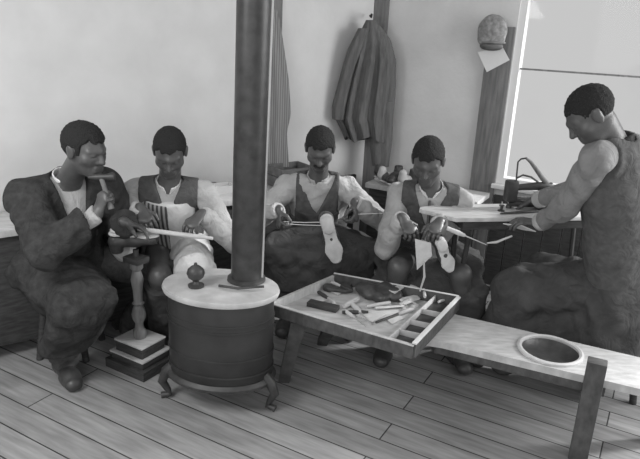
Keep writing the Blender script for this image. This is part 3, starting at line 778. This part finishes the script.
def scrap(name, label, pts, nrm, m, th=.004, cat='leather scrap'):
    o = MB().slab(pts, nrm, th).build(name, m, loc=pts[0]); tag(o, label, cat); return o
P_ = [D(415, 239, 2.87), D(431, 243, 2.86), D(432, 256, 2.87), D(417, 270, 2.88)]
scrap('leather_piece', 'pale cut leather piece hanging from the lap of the man in tie', P_, V((0, 1, 0)), M_sole, .006)
a = D(424, 262, 2.86); b = atz(420, 291, .46)
o = MB().tube([a, a.lerp(b, .5)+V((.012, .0, 0)), b], [.004, .006, .004], 8).build('leather_strip', M_sole, loc=b); tag(o, 'thin pale strip hanging from the lap down into the tool tray', 'strip')
a = c4['W'][1][1]+V((.03, -.03, -.02)); b = D(487, 245, 2.9)
t = thing('awl', 'long awl pointing right from the hand of the man in tie', 'awl', a)
MB().tube([a, a.lerp(b, .3), a.lerp(b, .45)], [.011, .013, .008], 12).build('handle', M_sole, t); MB().tube([a.lerp(b, .45), b], [.004, .002], 8).build('blade', M_steel, t)

# ---- man 5, at the sewing machine
def man5():
    f = V((-.72, .69, 0)); head = D(591, 115, 2.58); neck = D(617, 143, 2.64); hips = V((1.47, 2.80, .58))
    lh = D(535, 228, 2.95); rh = D(528, 205, 3.18)
    c = person('person', 'close cropped man in profile at right edge bending over the sewing machine', head, V((-.85, .16, -.85)), neck, hips, f, [rh, lh],
               [V((1.2, 3.15, .55)), V((.92, 2.95, .55))], [V((1.18, 3.15, 0)), V((.86, 2.99, 0))],
               [((-.7, .6, -.1), (0, 0, -1)), ((-.95, .3, .0), (0.1, .1, -1))], [V((.5, -.1, -1)), V((.15, -.3, -1))], curl=(.6, .45), hair_infl=.002, hairline=.055, sh_w=.19, girth=1.12)
    dress_shirt(c, M_shirtg, .020, fold=.005, ph=4.); dress_vest(c, M_vest, .032, depth=.14, slope=.3, w=.13); collar(c, M_coat, .07, .05); cuffs(c, M_shirt)
    pants_and_shoes(c)
    cloth('long_apron', [cap(c['hips'], c['hips']-V((0, 0, .34)), .14, .16, c['r'], 1.3), cap(c['hips'], c['K'][1][0], .12, .10), cap(c['hips']-V((0, 0, .2)), c['K'][1][0]-V((0, 0, .2)), .10, .08), cap(c['K'][1][0], c['K'][1][0]-V((0, 0, .36)), .1, .09)], M_gapron, c['root'], .02, k=.04, fold=.010, fr=.8, ph=1.)
    seat_for(c, 'dark stool under the man at the sewing machine', .45); return c
c5 = man5()

# ================================================================== SEWING MACHINE AND TABLE
TZ = .84
q = [atz(431, 208, TZ), atz(456, 218, TZ), atz(545, 217, TZ)]; TA = math.degrees(math.atan2(q[2].y-q[1].y, q[2].x-q[1].x))
t0 = q[1]; TR = RZ(TA)
def T(x, y, z): return V((t0.x, t0.y, 0))+TR @ V((x, y, z))
tb = thing('machine_table', 'pale topped sewing machine table on black iron stand beneath the window', 'table', T(.4, .14, 0))
poly = [T(0, 0, 0), T(.86, 0, 0), T(.86, .25, 0), T(.02, .25, 0), T(-.115, .20, 0), T(-.13, .17, 0)]
MB().prism([(p.x, p.y) for p in poly], TZ-.022, TZ).build('tabletop', M_lwood, tb, bevel=.003)
MB().prism([(p.x, p.y) for p in [T(.05, .02, 0), T(.86, .02, 0), T(.86, .23, 0), T(.05, .23, 0)]], TZ-.07, TZ-.024).build('drawer_box', M_dwood, tb, bevel=.003)
for x in (.10, .80):
    fr = MB()
    for y in (.04, .22): fr.tube([T(x, y, TZ-.11), T(x, .15+(y-.15)*.5, .42), T(x, y, .02)], .014, 8)
    fr.tube([T(x, .02, .015), T(x, .24, .015)], .018, 8); fr.tube([T(x, .09, .42), T(x, .21, .42)], .012, 8)
    fr.build('leg', M_iron, tb)
MB().box(T(.45, .15, .12), (.30, .20, .02), TR).build('treadle', M_iron, tb, bevel=.003)
MB().tube([T(.10, .15, .12), T(.80, .15, .12)], .009, 8).build('treadle_rod', M_iron, tb)
n_ = 28; wl = MB(); wc = T(.72, .15, .38)
wl.tube([wc+TR @ V((0, math.cos(2*math.pi*k/n_)*.13, math.sin(2*math.pi*k/n_)*.13)) for k in range(n_+1)], .010, 8, cap=False)
for k in range(5): wl.tube([wc, wc+TR @ V((0, math.cos(1.257*k)*.13, math.sin(1.257*k)*.13))], .006, 6)
wl.build('flywheel', M_iron, tb)

def machine():
    Y = 3.36
    hd = lambda px, py, y=Y: at(px, py, y)
    base = atz(508, 207, TZ)
    t = thing('sewing_machine', 'black iron patching sewing machine standing on the table before the window', 'sewing machine', (atz(530, 209, TZ)))
    Y0 = atz(530, 209, TZ).y-.0; hd = lambda px, py: at(px, py, Y0)
    MB().box(hd(550, 208)+V((0, 0, .01)), (.16, .12, .03), TR).build('base', M_iron, t, bevel=.006)
    # slim cylinder bed reaching under the needle
    MB().tube([hd(552, 200), hd(530, 204), hd(508, 204)], [.028, .018, .014], 14).build('cylinder_bed', M_iron, t)
    MB().tube([hd(509, 204), V((hd(509, 204).x, Y0, TZ+.002))], [.012, .016], 10).build('support_foot', M_iron, t)
    # column and arm
    MB().tube([hd(556, 207), hd(555, 196), hd(549, 187), hd(538, 186), hd(522, 187), hd(511, 188)], [.034, .030, .028, .022, .017, .016], 16).build('arm', M_iron, t)
    hx = hd(511, 191)
    MB().box(hx+V((0, 0, .002)), (.062, .055, .115), TR).build('head', M_iron, t, bevel=.014)
    MB().tube([hd(509, 199), hd(509, 206)], .006, 8).build('presser_foot', M_steel, t)
    # thread guide, balance arc, lever
    MB().tube([hd(516, 184), hd(517, 172), hd(518, 162), hd(521, 159), hd(527, 158)], .0045, 8).build('thread_guide', M_iron, t)
    MB().tube([hd(526, 158), hd(531, 162), hd(541, 176), hd(550, 188), hd(560, 193)], [.006, .010, .013, .016, .012], 12).build('thread_lever', M_mwood, t)
    MB().tube([hd(517, 178), hd(523, 175), hd(531, 177), hd(538, 182), hd(541, 188)], .005, 8).build('spring_bow', M_iron, t)
    w = hd(556, 194); k = MB()
    k.tube([w+V((.02, -.055+0, 0))+V((.0, 0, 0))+TR @ V((math.sin(2*math.pi*j/n_)*.055, 0, math.cos(2*math.pi*j/n_)*.055)) for j in range(n_+1)], .010, 8, cap=False)
    for j in range(4): k.tube([w+V((.02, -.055, 0)), w+V((.02, -.055, 0))+TR @ V((math.sin(1.571*j)*.055, 0, math.cos(1.571*j)*.055))], .006, 6)
    k.tube([w+V((.02, -.06, 0)), w+V((.01, .0, 0))], .012, 10); k.build('hand_wheel', M_iron, t)
    k = MB(); cc = hd(536, 201)-V((0, .03, 0))
    k.tube([cc+TR @ V((math.sin(2*math.pi*j/n_)*.018, 0, math.cos(2*math.pi*j/n_)*.03)) for j in range(n_+1)], .005, 8, cap=False); k.build('winder_ring', M_iron, t)
machine()
p = atz(501, 211, TZ); t = thing('spool', 'small dark thread spool standing on pale tabletop left of the machine', 'spool', p)
MB().lathe(p, [(.018, 0), (.018, .005), (.008, .008), (.008, .026), (.014, .029), (.014, .033)], 18).build('bobbin', M_iron, t)
MB().tube([p+V((0, 0, .03)), p+V((0, 0, .05))], .003, 8).build('pin', M_steel, t)
a = atz(500, 215, TZ); b = atz(548, 212, TZ)
o = MB().tube([a+V((0, 0, .008)), a.lerp(b, .5)+V((0, .0, .009)), b+V((0, 0, .008))], [.004, .008, .007], 8).build('awl', M_iron, loc=a); tag(o, 'thin dark awl lying on the pale tabletop in front of the machine', 'awl')
scrap('pattern_piece', 'pale work piece in the hand of the man at the machine', [D(503, 224, 2.95), D(522, 226, 2.93), D(536, 232, 2.93), D(522, 230, 3.0)], V((0, 0, 1)), M_paper, .004)
a = D(487, 243, 2.95); b = D(512, 236, 2.9)
o = MB().tube([a, a.lerp(b, .4)-V((0, 0, .01)), b], [.006, .011, .008], 10, flat=.6).build('leather_strap', M_sole, loc=a); tag(o, 'short pale strap hanging from the near hand of the machine man', 'strap')

# ================================================================== HANGING THINGS
def garment(name, label, cat, cs, m, spread, top, bot, skew=0, depth=.09, plea=7, pin=None, O=CN, Dd=RD, N=RN, cut=0, amp=.02, t0=.03, sub=1):
    """cloth hanging from a peg: closed tube of cloth with pleats; cs(z01)->(left,right) along the wall"""
    t = thing(name, label, cat, pin); nz, na = 26, 56; bm = bmesh.new(); rings = []
    for i in range(nz):
        u = i/(nz-1); l, r_ = cs(u); w = (r_-l)/2; c = (r_+l)/2; z = top+(bot-top)*u; ring_ = []
        for k in range(na):
            a = 2*math.pi*k/na; pl = 1+amp/max(w, .02)*math.sin(plea*a+1.3*math.sin(2*a))*min(1, u*3+.15)
            x = c+w*math.cos(a)*pl; dp = (depth*(.45+.55*u))*(.5+.5*math.sin(a)*pl)
            zz = z+(cut*math.cos(a)*.5 if u > .5 else 0)*(u-.5)*2
            q = O+Dd*x+N*(t0+dp); ring_.append(bm.verts.new((q.x, q.y, zz)))
        rings.append(ring_)
    for a, b in zip(rings, rings[1:]):
        for k in range(na): bm.faces.new((a[k], a[(k+1) % na], b[(k+1) % na], b[k]))
    bm.faces.new(rings[0][::-1]); bm.faces.new(rings[-1])
    q = MB(); q.bm = bm; q.build('cloth', m, t); return t
def s_on(px, py, O, Dd):     # where the pixel's vertical plane meets a wall
    r = ray(px, py); den = r.x*Dd.y-r.y*Dd.x; tt = (O.x*Dd.y-O.y*Dd.x)/den; p = r*tt+V((0, 0, CH)); return (p-V((O.x, O.y, 0))).dot(Dd), p.z
def wallpt(px, py, O, Dd, N, t): s, z = s_on(px, py, O, Dd); return O+Dd*s+N*t+V((0, 0, z))
# coat at the corner: each width taken at survey heights
coat_rows = [(20, 366, 376), (40, 356, 391), (60, 349, 396), (80, 343, 396), (100, 338, 395), (118, 335, 393), (126, 340, 392), (138, 345, 391), (140, 368, 391), (163, 372, 389)]
DEP = 4.44
def coat():
    pin = at(371, 20, DEP)
    t = thing('hanging_coat', 'long dark coat hanging in folds from a peg in the room corner', 'coat', pin); bm = bmesh.new(); na = 60; rings = []
    for j in range(34):
        y = 20+(138-20)*j/33
        for (y0, l0, r0), (y1, l1, r1) in zip(coat_rows, coat_rows[1:]):
            if y0 <= y <= y1: u = (y-y0)/(y1-y0); l = l0+(l1-l0)*u; r_ = r0+(r1-r0)*u; break
        L_, R_ = at(l, y, DEP), at(r_, y, DEP); cx = (L_.x+R_.x)/2; w = (R_.x-L_.x)/2; z = (L_.z+R_.z)/2; g = min(1, j/12); ring_ = []
        for k in range(na):
            a = 2*math.pi*k/na; pl = 1+.30*g*math.sin(11*a+1.5*math.sin(3*a)+.02*j)+.12*g*math.sin(19*a)
            ring_.append(bm.verts.new((cx+w*math.cos(a)*(1+.02*g*math.sin(11*a)), DEP+(.035+.05*g)*math.sin(a)*pl, z+(R_.z-L_.z)*.5*math.cos(a)-.02*g*math.sin(5*a)*(j > 28))))
        rings.append(ring_)
    for a, b in zip(rings, rings[1:]):
        for k in range(na): bm.faces.new((a[k], a[(k+1) % na], b[(k+1) % na], b[k]))
    bm.faces.new(rings[0][::-1]); bm.faces.new(rings[-1]); q = MB(); q.bm = bm; q.build('coat_body', M_coath, t)
    # lower tail and sleeve
    mb = MB()
    for rows, nm in (([(100, 370, 394), (120, 369, 393), (140, 369, 392), (165, 372, 389)], 'coat_tail'), ([(28, 358, 369), (50, 347, 362), (75, 340, 354), (105, 332, 347), (118, 332, 345)], 'sleeve')):
        bm = bmesh.new(); rings = []
        for j in range(16):
            y = rows[0][0]+(rows[-1][0]-rows[0][0])*j/15
            for (y0, l0, r0), (y1, l1, r1) in zip(rows, rows[1:]):
                if y0 <= y <= y1: u = (y-y0)/(y1-y0); l = l0+(l1-l0)*u; r_ = r0+(r1-r0)*u; break
            L_, R_ = at(l, y, DEP), at(r_, y, DEP); cx = (L_.x+R_.x)/2; w = (R_.x-L_.x)/2; ring_ = []
            for k in range(32):
                a = 2*math.pi*k/32; ring_.append(bm.verts.new((cx+w*math.cos(a), DEP-(.04 if nm == 'sleeve' else .015)+.045*math.sin(a)*(1+.15*math.sin(5*a)), L_.z)))
            rings.append(ring_)
        for a, b in zip(rings, rings[1:]):
            for k in range(32): bm.faces.new((a[k], a[(k+1) % 32], b[(k+1) % 32], b[k]))
        bm.faces.new(rings[0][::-1]); bm.faces.new(rings[-1]); q = MB(); q.bm = bm; q.build(nm, M_coath, t)
    mb = MB(); mb.tube([pin+V((0, .12, .03)), pin+V((0, .0, .02)), pin+V((0, -.03, .035))], .008, 8); mb.build('coat_peg', M_dwood, t)
coat()
def strip_garment():
    s, z = s_on(281, 20, CN, LD); d = (CN+LD*s).y-.08
    pin = at(276, 14, d); t = thing('hanging_apron', 'long striped apron hanging beside the stovepipe on the left wall', 'apron', pin); bm = bmesh.new(); rings = []
    rows = [(8, 271, 277), (20, 270, 280), (45, 270, 284), (80, 270, 289), (110, 270, 291), (118, 270, 290), (130, 270, 287), (165, 270, 289)]
    for j in range(30):
        y = 8+(165-8)*j/29
        for (y0, l0, r0), (y1, l1, r1) in zip(rows, rows[1:]):
            if y0 <= y <= y1: u = (y-y0)/(y1-y0); l = l0+(l1-l0)*u; r_ = r0+(r1-r0)*u; break
        L_, R_ = at(l-14, y, d), at(r_, y, d); cx = (L_.x+R_.x)/2; w = (R_.x-L_.x)/2; ring_ = []
        for k in range(48):
            a = 2*math.pi*k/48; ring_.append(bm.verts.new((cx+w*math.cos(a), d+.04*math.sin(a)*(1+.22*math.sin(9*a)), L_.z)))
        rings.append(ring_)
    for a, b in zip(rings, rings[1:]):
        for k in range(48): bm.faces.new((a[k], a[(k+1) % 48], b[(k+1) % 48], b[k]))
    bm.faces.new(rings[0][::-1]); bm.faces.new(rings[-1]); q = MB(); q.bm = bm; q.build('cloth', mat('hanging_ticking', .17, .9, .1, stripes=(22, .27, 'X')), t)
    MB().tube([pin+V((-.02, .12, .0)), pin+V((-.02, -.02, .01))], .008, 8).build('peg', M_dwood, t)
strip_garment()
# cap and paper on the window casing
pc = wallpt(495, 33, CN, RD, RN, .07); R_ = frame(RN, Z1)
t = thing('flat_cap', 'rounded tweed cap hung on the window casing above the paper', 'cap', pc)
F = Field(np.array(pc)-.2, np.array(pc)+.2, .006)
F.add(ell(pc+V((0, 0, .012)), [.093, .05, .10], R_), .01); F.add(ell(pc+V((0, 0, -.045))+RN*.005, [.088, .045, .045], R_), .02)
F.apply(folds(.003, 1.)); link(F.mesh('crown'), 'crown', M_cap, t)
F = Field(np.array(pc)-.2, np.array(pc)+.2, .005); F.add(ell(pc+V((.012, 0, -.082))+RN*.025, [.075, .05, .028], R_), .01); F.apply(lambda d, X, Y, Z: np.maximum(d, -(ell(pc+V((.005, 0, -.055))+RN*.02, [.07, .05, .028], R_)[0](X, Y, Z)))); link(F.mesh('peak'), 'peak', M_grey, t)
F = Field(np.array(pc)-.2, np.array(pc)+.2, .005); F.add(ell(pc+V((.008, 0, -.058))+RN*.012, [.09, .047, .018], R_), .01); link(F.mesh('band'), 'band', M_shirtg, t)['label'] = 'pale band'
pts = [wallpt(479, 52, CN, RD, RN, .03), wallpt(488, 72, CN, RD, RN, .03), wallpt(511, 60, CN, RD, RN, .034), wallpt(504, 47, CN, RD, RN, .034)]
scrap('paper_sheet', 'tilted sheet of pale paper pinned to the window casing under the cap', pts, RN, M_paper, .003, 'paper')

# ================================================================== THINGS ON THE WALL BENCHES
def bp(px, py): return atz(px, py, .70)
def bshoe(px, py, label, yaw, z=.70, m=M_leather, L=.25):
    p = atz(px, py, z); p.z = z+.02; shoe('shoe', label, 'shoe', p, (math.cos(yaw), math.sin(yaw), 0), (0, 0, 1), L, m, M_tan)
p = bp(222, 192); t = thing('tin_box', 'pale open box on the workbench left of the stovepipe', 'box', p); R = RZ(33)
MB().box(p+V((0, 0, .006)), (.15, .10, .012), R).build('bottom', M_white, t)
for dx, dy, sx, sy in ((0, .046, .15, .008), (0, -.046, .15, .008), (.071, 0, .008, .085), (-.071, 0, .008, .085)): MB().box(p+R @ V((dx, dy, .03)), (sx, sy, .036), R).build('side', M_white, t)
p = bp(212, 189); o = MB().box(p+V((0, 0, .02)), (.06, .05, .04), RZ(20)).build('wooden_block', M_mwood, loc=p, bevel=.004); tag(o, 'small wooden block on the workbench beside the pale open box', 'block')
p = bp(17, 209); o = MB().lathe(p, [(.03, 0), (.033, .005), (.033, .05), (.03, .055)], 20).build('tin', M_white, loc=p); tag(o, 'pale round tin on the workbench at far left behind the dark coat', 'tin')
# dark crate below the striped apron
s, _ = s_on(281, 178, CN, LD); pcr = CN+LD*(s+.06)+LN*.2; pcr.z = .70
t = thing('crate', 'dark wooden crate on the workbench below the striped apron', 'crate', pcr); R = RZ(37)
MB().box(pcr+V((0, 0, .012)), (.26, .2, .02), R).build('bottom', M_grey, t)
for dx, dy, sx, sy in ((0, .095, .26, .012), (0, -.095, .26, .012), (.124, 0, .012, .178), (-.124, 0, .012, .178)):
    for zz in (.045, .105): MB().box(pcr+R @ V((dx, dy, zz)), (sx, sy, .052), R).build('slat', M_grey, t, bevel=.002)
def rbench(s, tt, dz=.0): p = CN+RD*s+RN*tt; p.z = .67+dz; return p
for k, (s, tt, yaw, lab) in enumerate(((.20, .2, -1.2, 'dark shoe at the left end of the right wall bench'), (.34, .17, -2.0, 'dark shoe in the middle of the shoes on right bench'), (.47, .2, -.9, 'dark shoe nearest the man in tie on right bench'))):
    p = rbench(s, tt, .02); shoe('shoe', lab, 'shoe', p, (math.cos(yaw), math.sin(yaw), 0), Z1, .24, M_leather, M_sole, 'shoes on the right wall bench')
for k, (s, tt, yaw, lab) in enumerate(((.26, .29, .3, 'pale wooden last at front edge of right bench by corner'), (.42, .30, .6, 'pale wooden last beside shoulder of the man in tie'))):
    p = rbench(s, tt-.02, .012); u, so = shoe_field(p, (math.cos(yaw), math.sin(yaw), 0), Z1, .22); F = Field(np.array(p)-.1, np.array(p)+.3, .006)
    for q_, kk in u: F.add(q_, kk)
    o = link(F.mesh('shoe_last'), 'shoe_last', M_last, loc=p); tag(o, lab, 'shoe last', 'wooden lasts on the right bench')

# ================================================================== TOOLS IN THE TRAY
TB = .401
def bt(x, y, z=0): return B(x, y, TB+z)
def inz(px, py, z=TB): q = atz(px, py, z); return inv(q)
# dark leather heap
def heap(label, cx, cy, rx, ry, h, m, seed, z=0.0, yaw=0):
    rnd = random.Random(seed); F = Field(np.array(bt(cx, cy))-.22, np.array(bt(cx, cy))+.22, .006)
    R = RZ(BA+yaw)
    for i in range(7):
        a = rnd.uniform(0, 6.28); q = bt(cx, cy)+R @ V((math.cos(a)*rx*.5, math.sin(a)*ry*.5, h*.35+z)); Rr = RZ(rnd.uniform(0, 180)) @ RX(rnd.uniform(-22, 22))
        F.add(ell(q, [rx*.55, ry*.55, h*.4], Rr), .015)
    F.apply(folds(.006, seed, 1.5)); F.apply(lambda d, X, Y, Z: np.maximum(d, TB+.001+z-Z))
    o = link(F.mesh('leather_heap'), 'leather_heap', m, loc=bt(cx, cy)); tag(o, label, 'leather')
x, y = inz(378, 296); heap('crumpled black leather upper heaped in the middle of the tray', x, y, .12, .09, .075, M_leather, 3)
x, y = inz(340, 290); heap('black leather offcut lying left of the large crumpled upper', x, y, .085, .045, .035, M_leather, 5, yaw=20)
def rod(name, label, cat, p0, p1, r0, r1, m, z=.012, flat=None, m2=None, split=None):
    (xa, ya), (xb, yb) = inz(*p0), inz(*p1); a, b = bt(xa, ya, z), bt(xb, yb, z)
    if m2 is None:
        o = MB().tube([a, a.lerp(b, .15), a.lerp(b, .85), b], [r0*.8, r0, r1, r1*.8], 12, flat=flat).build(name, m, loc=a); return tag(o, label, cat)
    t = thing(name, label, cat, a); s_ = split or .45
    MB().tube([a, a.lerp(b, .06), a.lerp(b, s_*.6), a.lerp(b, s_)], [r0*.7, r0, r0*1.1, r0*.7], 12).build('handle', m, t)
    MB().tube([a.lerp(b, s_), a.lerp(b, .97), b], [r1, r1*.9, r1*.3], 8).build('blade', m2, t); return t
rod('bone_folder', 'short thick pale bone stick right of the tray middle front', 'tool', (344, 309), (358, 301), .013, .013, M_sole, .014)
rod('awl', 'pale handled awl pointing towards the front rim of the tray', 'awl', (352, 306), (371, 326), .012, .004, M_sole, m2=M_steel)
rod('awl', 'long pale awl lying left beside the front pointing one', 'awl', (345, 313), (366, 329), .009, .003, M_sole, m2=M_steel)
rod('knife', 'flat dark bladed knife lying along the tray front right', 'knife', (412, 311), (375, 325), .011, .007, M_tan, z=.012, m2=M_iron, split=.4)
rod('rasp', 'dark rasp parallel to front rim before the black leather', 'rasp', (342, 314), (368, 314), .009, .009, M_iron, z=.010)
rod('knife', 'pale knife handle left of the small dark leather', 'knife', (318, 294), (332, 303), .010, .006, M_iron, m2=M_steel, split=.7)
rod('burnisher', 'pale round burnisher near the divider at the tray back', 'tool', (405, 296), (428, 288), .010, .010, M_last)
rod('burnisher', 'second pale burnisher crossing behind the tray divider', 'tool', (410, 291), (424, 297), .009, .008, M_last, z=.03)
rod('chisel', 'slim pale chisel at the back left of the tray', 'chisel', (318, 284), (345, 283), .007, .005, M_sole, m2=M_steel, split=.4)
rod('chisel', 'slim pale chisel beyond the black leather by the back rim', 'chisel', (330, 287), (362, 286), .006, .005, M_sole, m2=M_steel)
rod('needle_case', 'small pale needle case standing tilted by the back rim', 'case', (360, 288), (366, 283), .008, .008, M_sole)
rod('stitching_awl', 'pale awl inside the rear compartment of the tray', 'awl', (445, 301), (452, 307), .008, .004, M_sole, z=.014, m2=M_steel)
rod('punch', 'small pale punch lying in the rear tray compartment', 'punch', (438, 306), (446, 303), .008, .006, M_sole, z=.022)
rod('punch', 'upright looking pale punch on the tray divider', 'punch', (424, 305), (423, 297), .009, .007, M_sole, z=.045)
rod('file', 'pale flat file right of the black leather before the divider', 'file', (375, 310), (404, 308), .011, .009, M_sole, flat=.5, z=.012)
rod('peg_bundle', 'short pale peg by the front left of the black leather', 'peg', (333, 303), (336, 309), .010, .008, M_sole)
def strips(pts, label, m=M_sole, z=.002, th=.004, name='leather_scrap'):
    P = [bt(*inz(*p), z) for p in pts]; o = MB().slab(P, Z1, th).build(name, m, loc=P[0]); tag(o, label, 'leather scrap')
strips([(325, 290), (334, 286), (345, 290), (338, 296)], 'pale square leather scrap left of the dark offcut')
strips([(356, 316), (372, 311), (386, 315), (372, 323)], 'pale leather scrap in front of the black upper')
strips([(398, 302), (416, 298), (420, 302), (404, 308)], 'pale leather scrap between black upper and divider', z=.016)
strips([(304, 289), (316, 283), (322, 285), (310, 293)], 'pale leather scrap in the back left of the tray', M_paper)
strips([(345, 279), (362, 281), (358, 284), (342, 283)], 'thin pale scrap along the back rim of the tray', M_paper)
strips([(388, 300), (398, 294), (403, 297), (394, 303)], 'small pale scrap resting on the right edge of the black upper', z=.05)
strips([(370, 282), (392, 286), (389, 289), (368, 286)], 'narrow pale scrap along the back rim right of the needle case')
strips([(310, 300), (322, 296), (330, 300), (318, 304)], 'pale offcut between whetstone and left wall of the tray')
strips([(384, 318), (396, 314), (404, 319), (392, 325)], 'pale offcut near the front end of the divider')
rod('awl', 'short pale awl lying across the left rim corner of the tray', 'awl', (296, 295), (312, 290), .008, .004, M_sole, m2=M_steel)
rod('dowel', 'pale loose handle in front of the black upper', 'handle', (366, 309), (390, 305), .009, .010, M_last, z=.014)
rod('brush', 'stubby pale brush standing against the divider', 'brush', (399, 308), (408, 303), .012, .014, M_tan, z=.014)
rod('knife', 'dark knife with pale handle left of the black offcut', 'knife', (331, 288), (352, 297), .008, .006, M_sole, z=.034, m2=M_iron)
x0, y0 = inz(323, 308); t = thing('whetstone', 'long dark whetstone block at the front left of the tray', 'whetstone', bt(x0, y0))
MB().box(bt(x0+.0, y0, .012), (.155, .05, .022), RZ(BA+2)).build('stone', M_iron, t, bevel=.002)
for k, (y, h_) in enumerate(((-.232, .10), (-.107, .10), (.022, .12), (.175, .145))):
    x = .274+.077*(y+.2); o = MB().box(bt(x, y, .008), (.096, h_, .012), BR).build('nail_layer', M_iron, loc=bt(x, y))
    tag(o, 'dark layer of nails in the %s compartment of the tray' % ('front', 'second', 'third', 'rear')[k], 'nails', None, 'stuff')
# pincers
x, y = inz(385, 303); t = thing('pincers', 'steel pincers lying against the right of the black leather', 'pincers', bt(x, y))
a = bt(*inz(402, 302), .014); b = bt(*inz(418, 308), .014); b2 = bt(*inz(408, 312), .014)
MB().tube([a, a.lerp(b, .5)+V((.01, .01, 0)), b], .006, 8).build('jaw_handle', M_steel, t); MB().tube([a, a.lerp(b2, .5), b2], .006, 8).build('jaw_handle', M_steel, t)

# ================================================================== LIGHT
w = bpy.data.worlds.new('world'); scene.world = w; w.use_nodes = True
bg = w.node_tree.nodes['Background']; bg.inputs['Color'].default_value = (.63, .63, .63, 1); bg.inputs['Strength'].default_value = 1.0
def sun(name, d, e, ang):
    l = bpy.data.lights.new(name, 'SUN'); l.energy = e; l.angle = math.radians(ang); o = bpy.data.objects.new(name, l); col.objects.link(o)
    o.rotation_euler = V(d).to_track_quat('-Z', 'Y').to_euler(); return o
sun('sun', (-4.0, -.95, -2.1), 5.0, 8)
def area(name, p, d, e, sx, sy):
    l = bpy.data.lights.new(name, 'AREA'); l.shape = 'RECTANGLE'; l.size = sx; l.size_y = sy; l.energy = e
    o = bpy.data.objects.new(name, l); col.objects.link(o); o.location = p; o.rotation_euler = V(d).to_track_quat('-Z', 'Y').to_euler()
area('right_side_fill', (3.0, 2.3, 1.8), (-1, .1, -.15), 62, 1.6, 1.6)  # added side lamp inside the room, out of view; assumed light from the right
area('front_fill', (-.8, -1.6, 2.0), (.1, 1, -.1), 33, 3.0, 1.5)  # added fill lamp behind the camera, lifts the walls and fronts
area('left_floor_fill', (-1.7, 1.3, 2.1), (.15, .40, -1), 30, .8, .8)  # added overhead lamp out of view, brightens the lower left floor
scene.view_settings.view_transform = 'Standard'; scene.view_settings.look = 'None'; scene.view_settings.gamma = 1
scene.view_settings.exposure = 0.0; scene.view_settings.use_curve_mapping = False
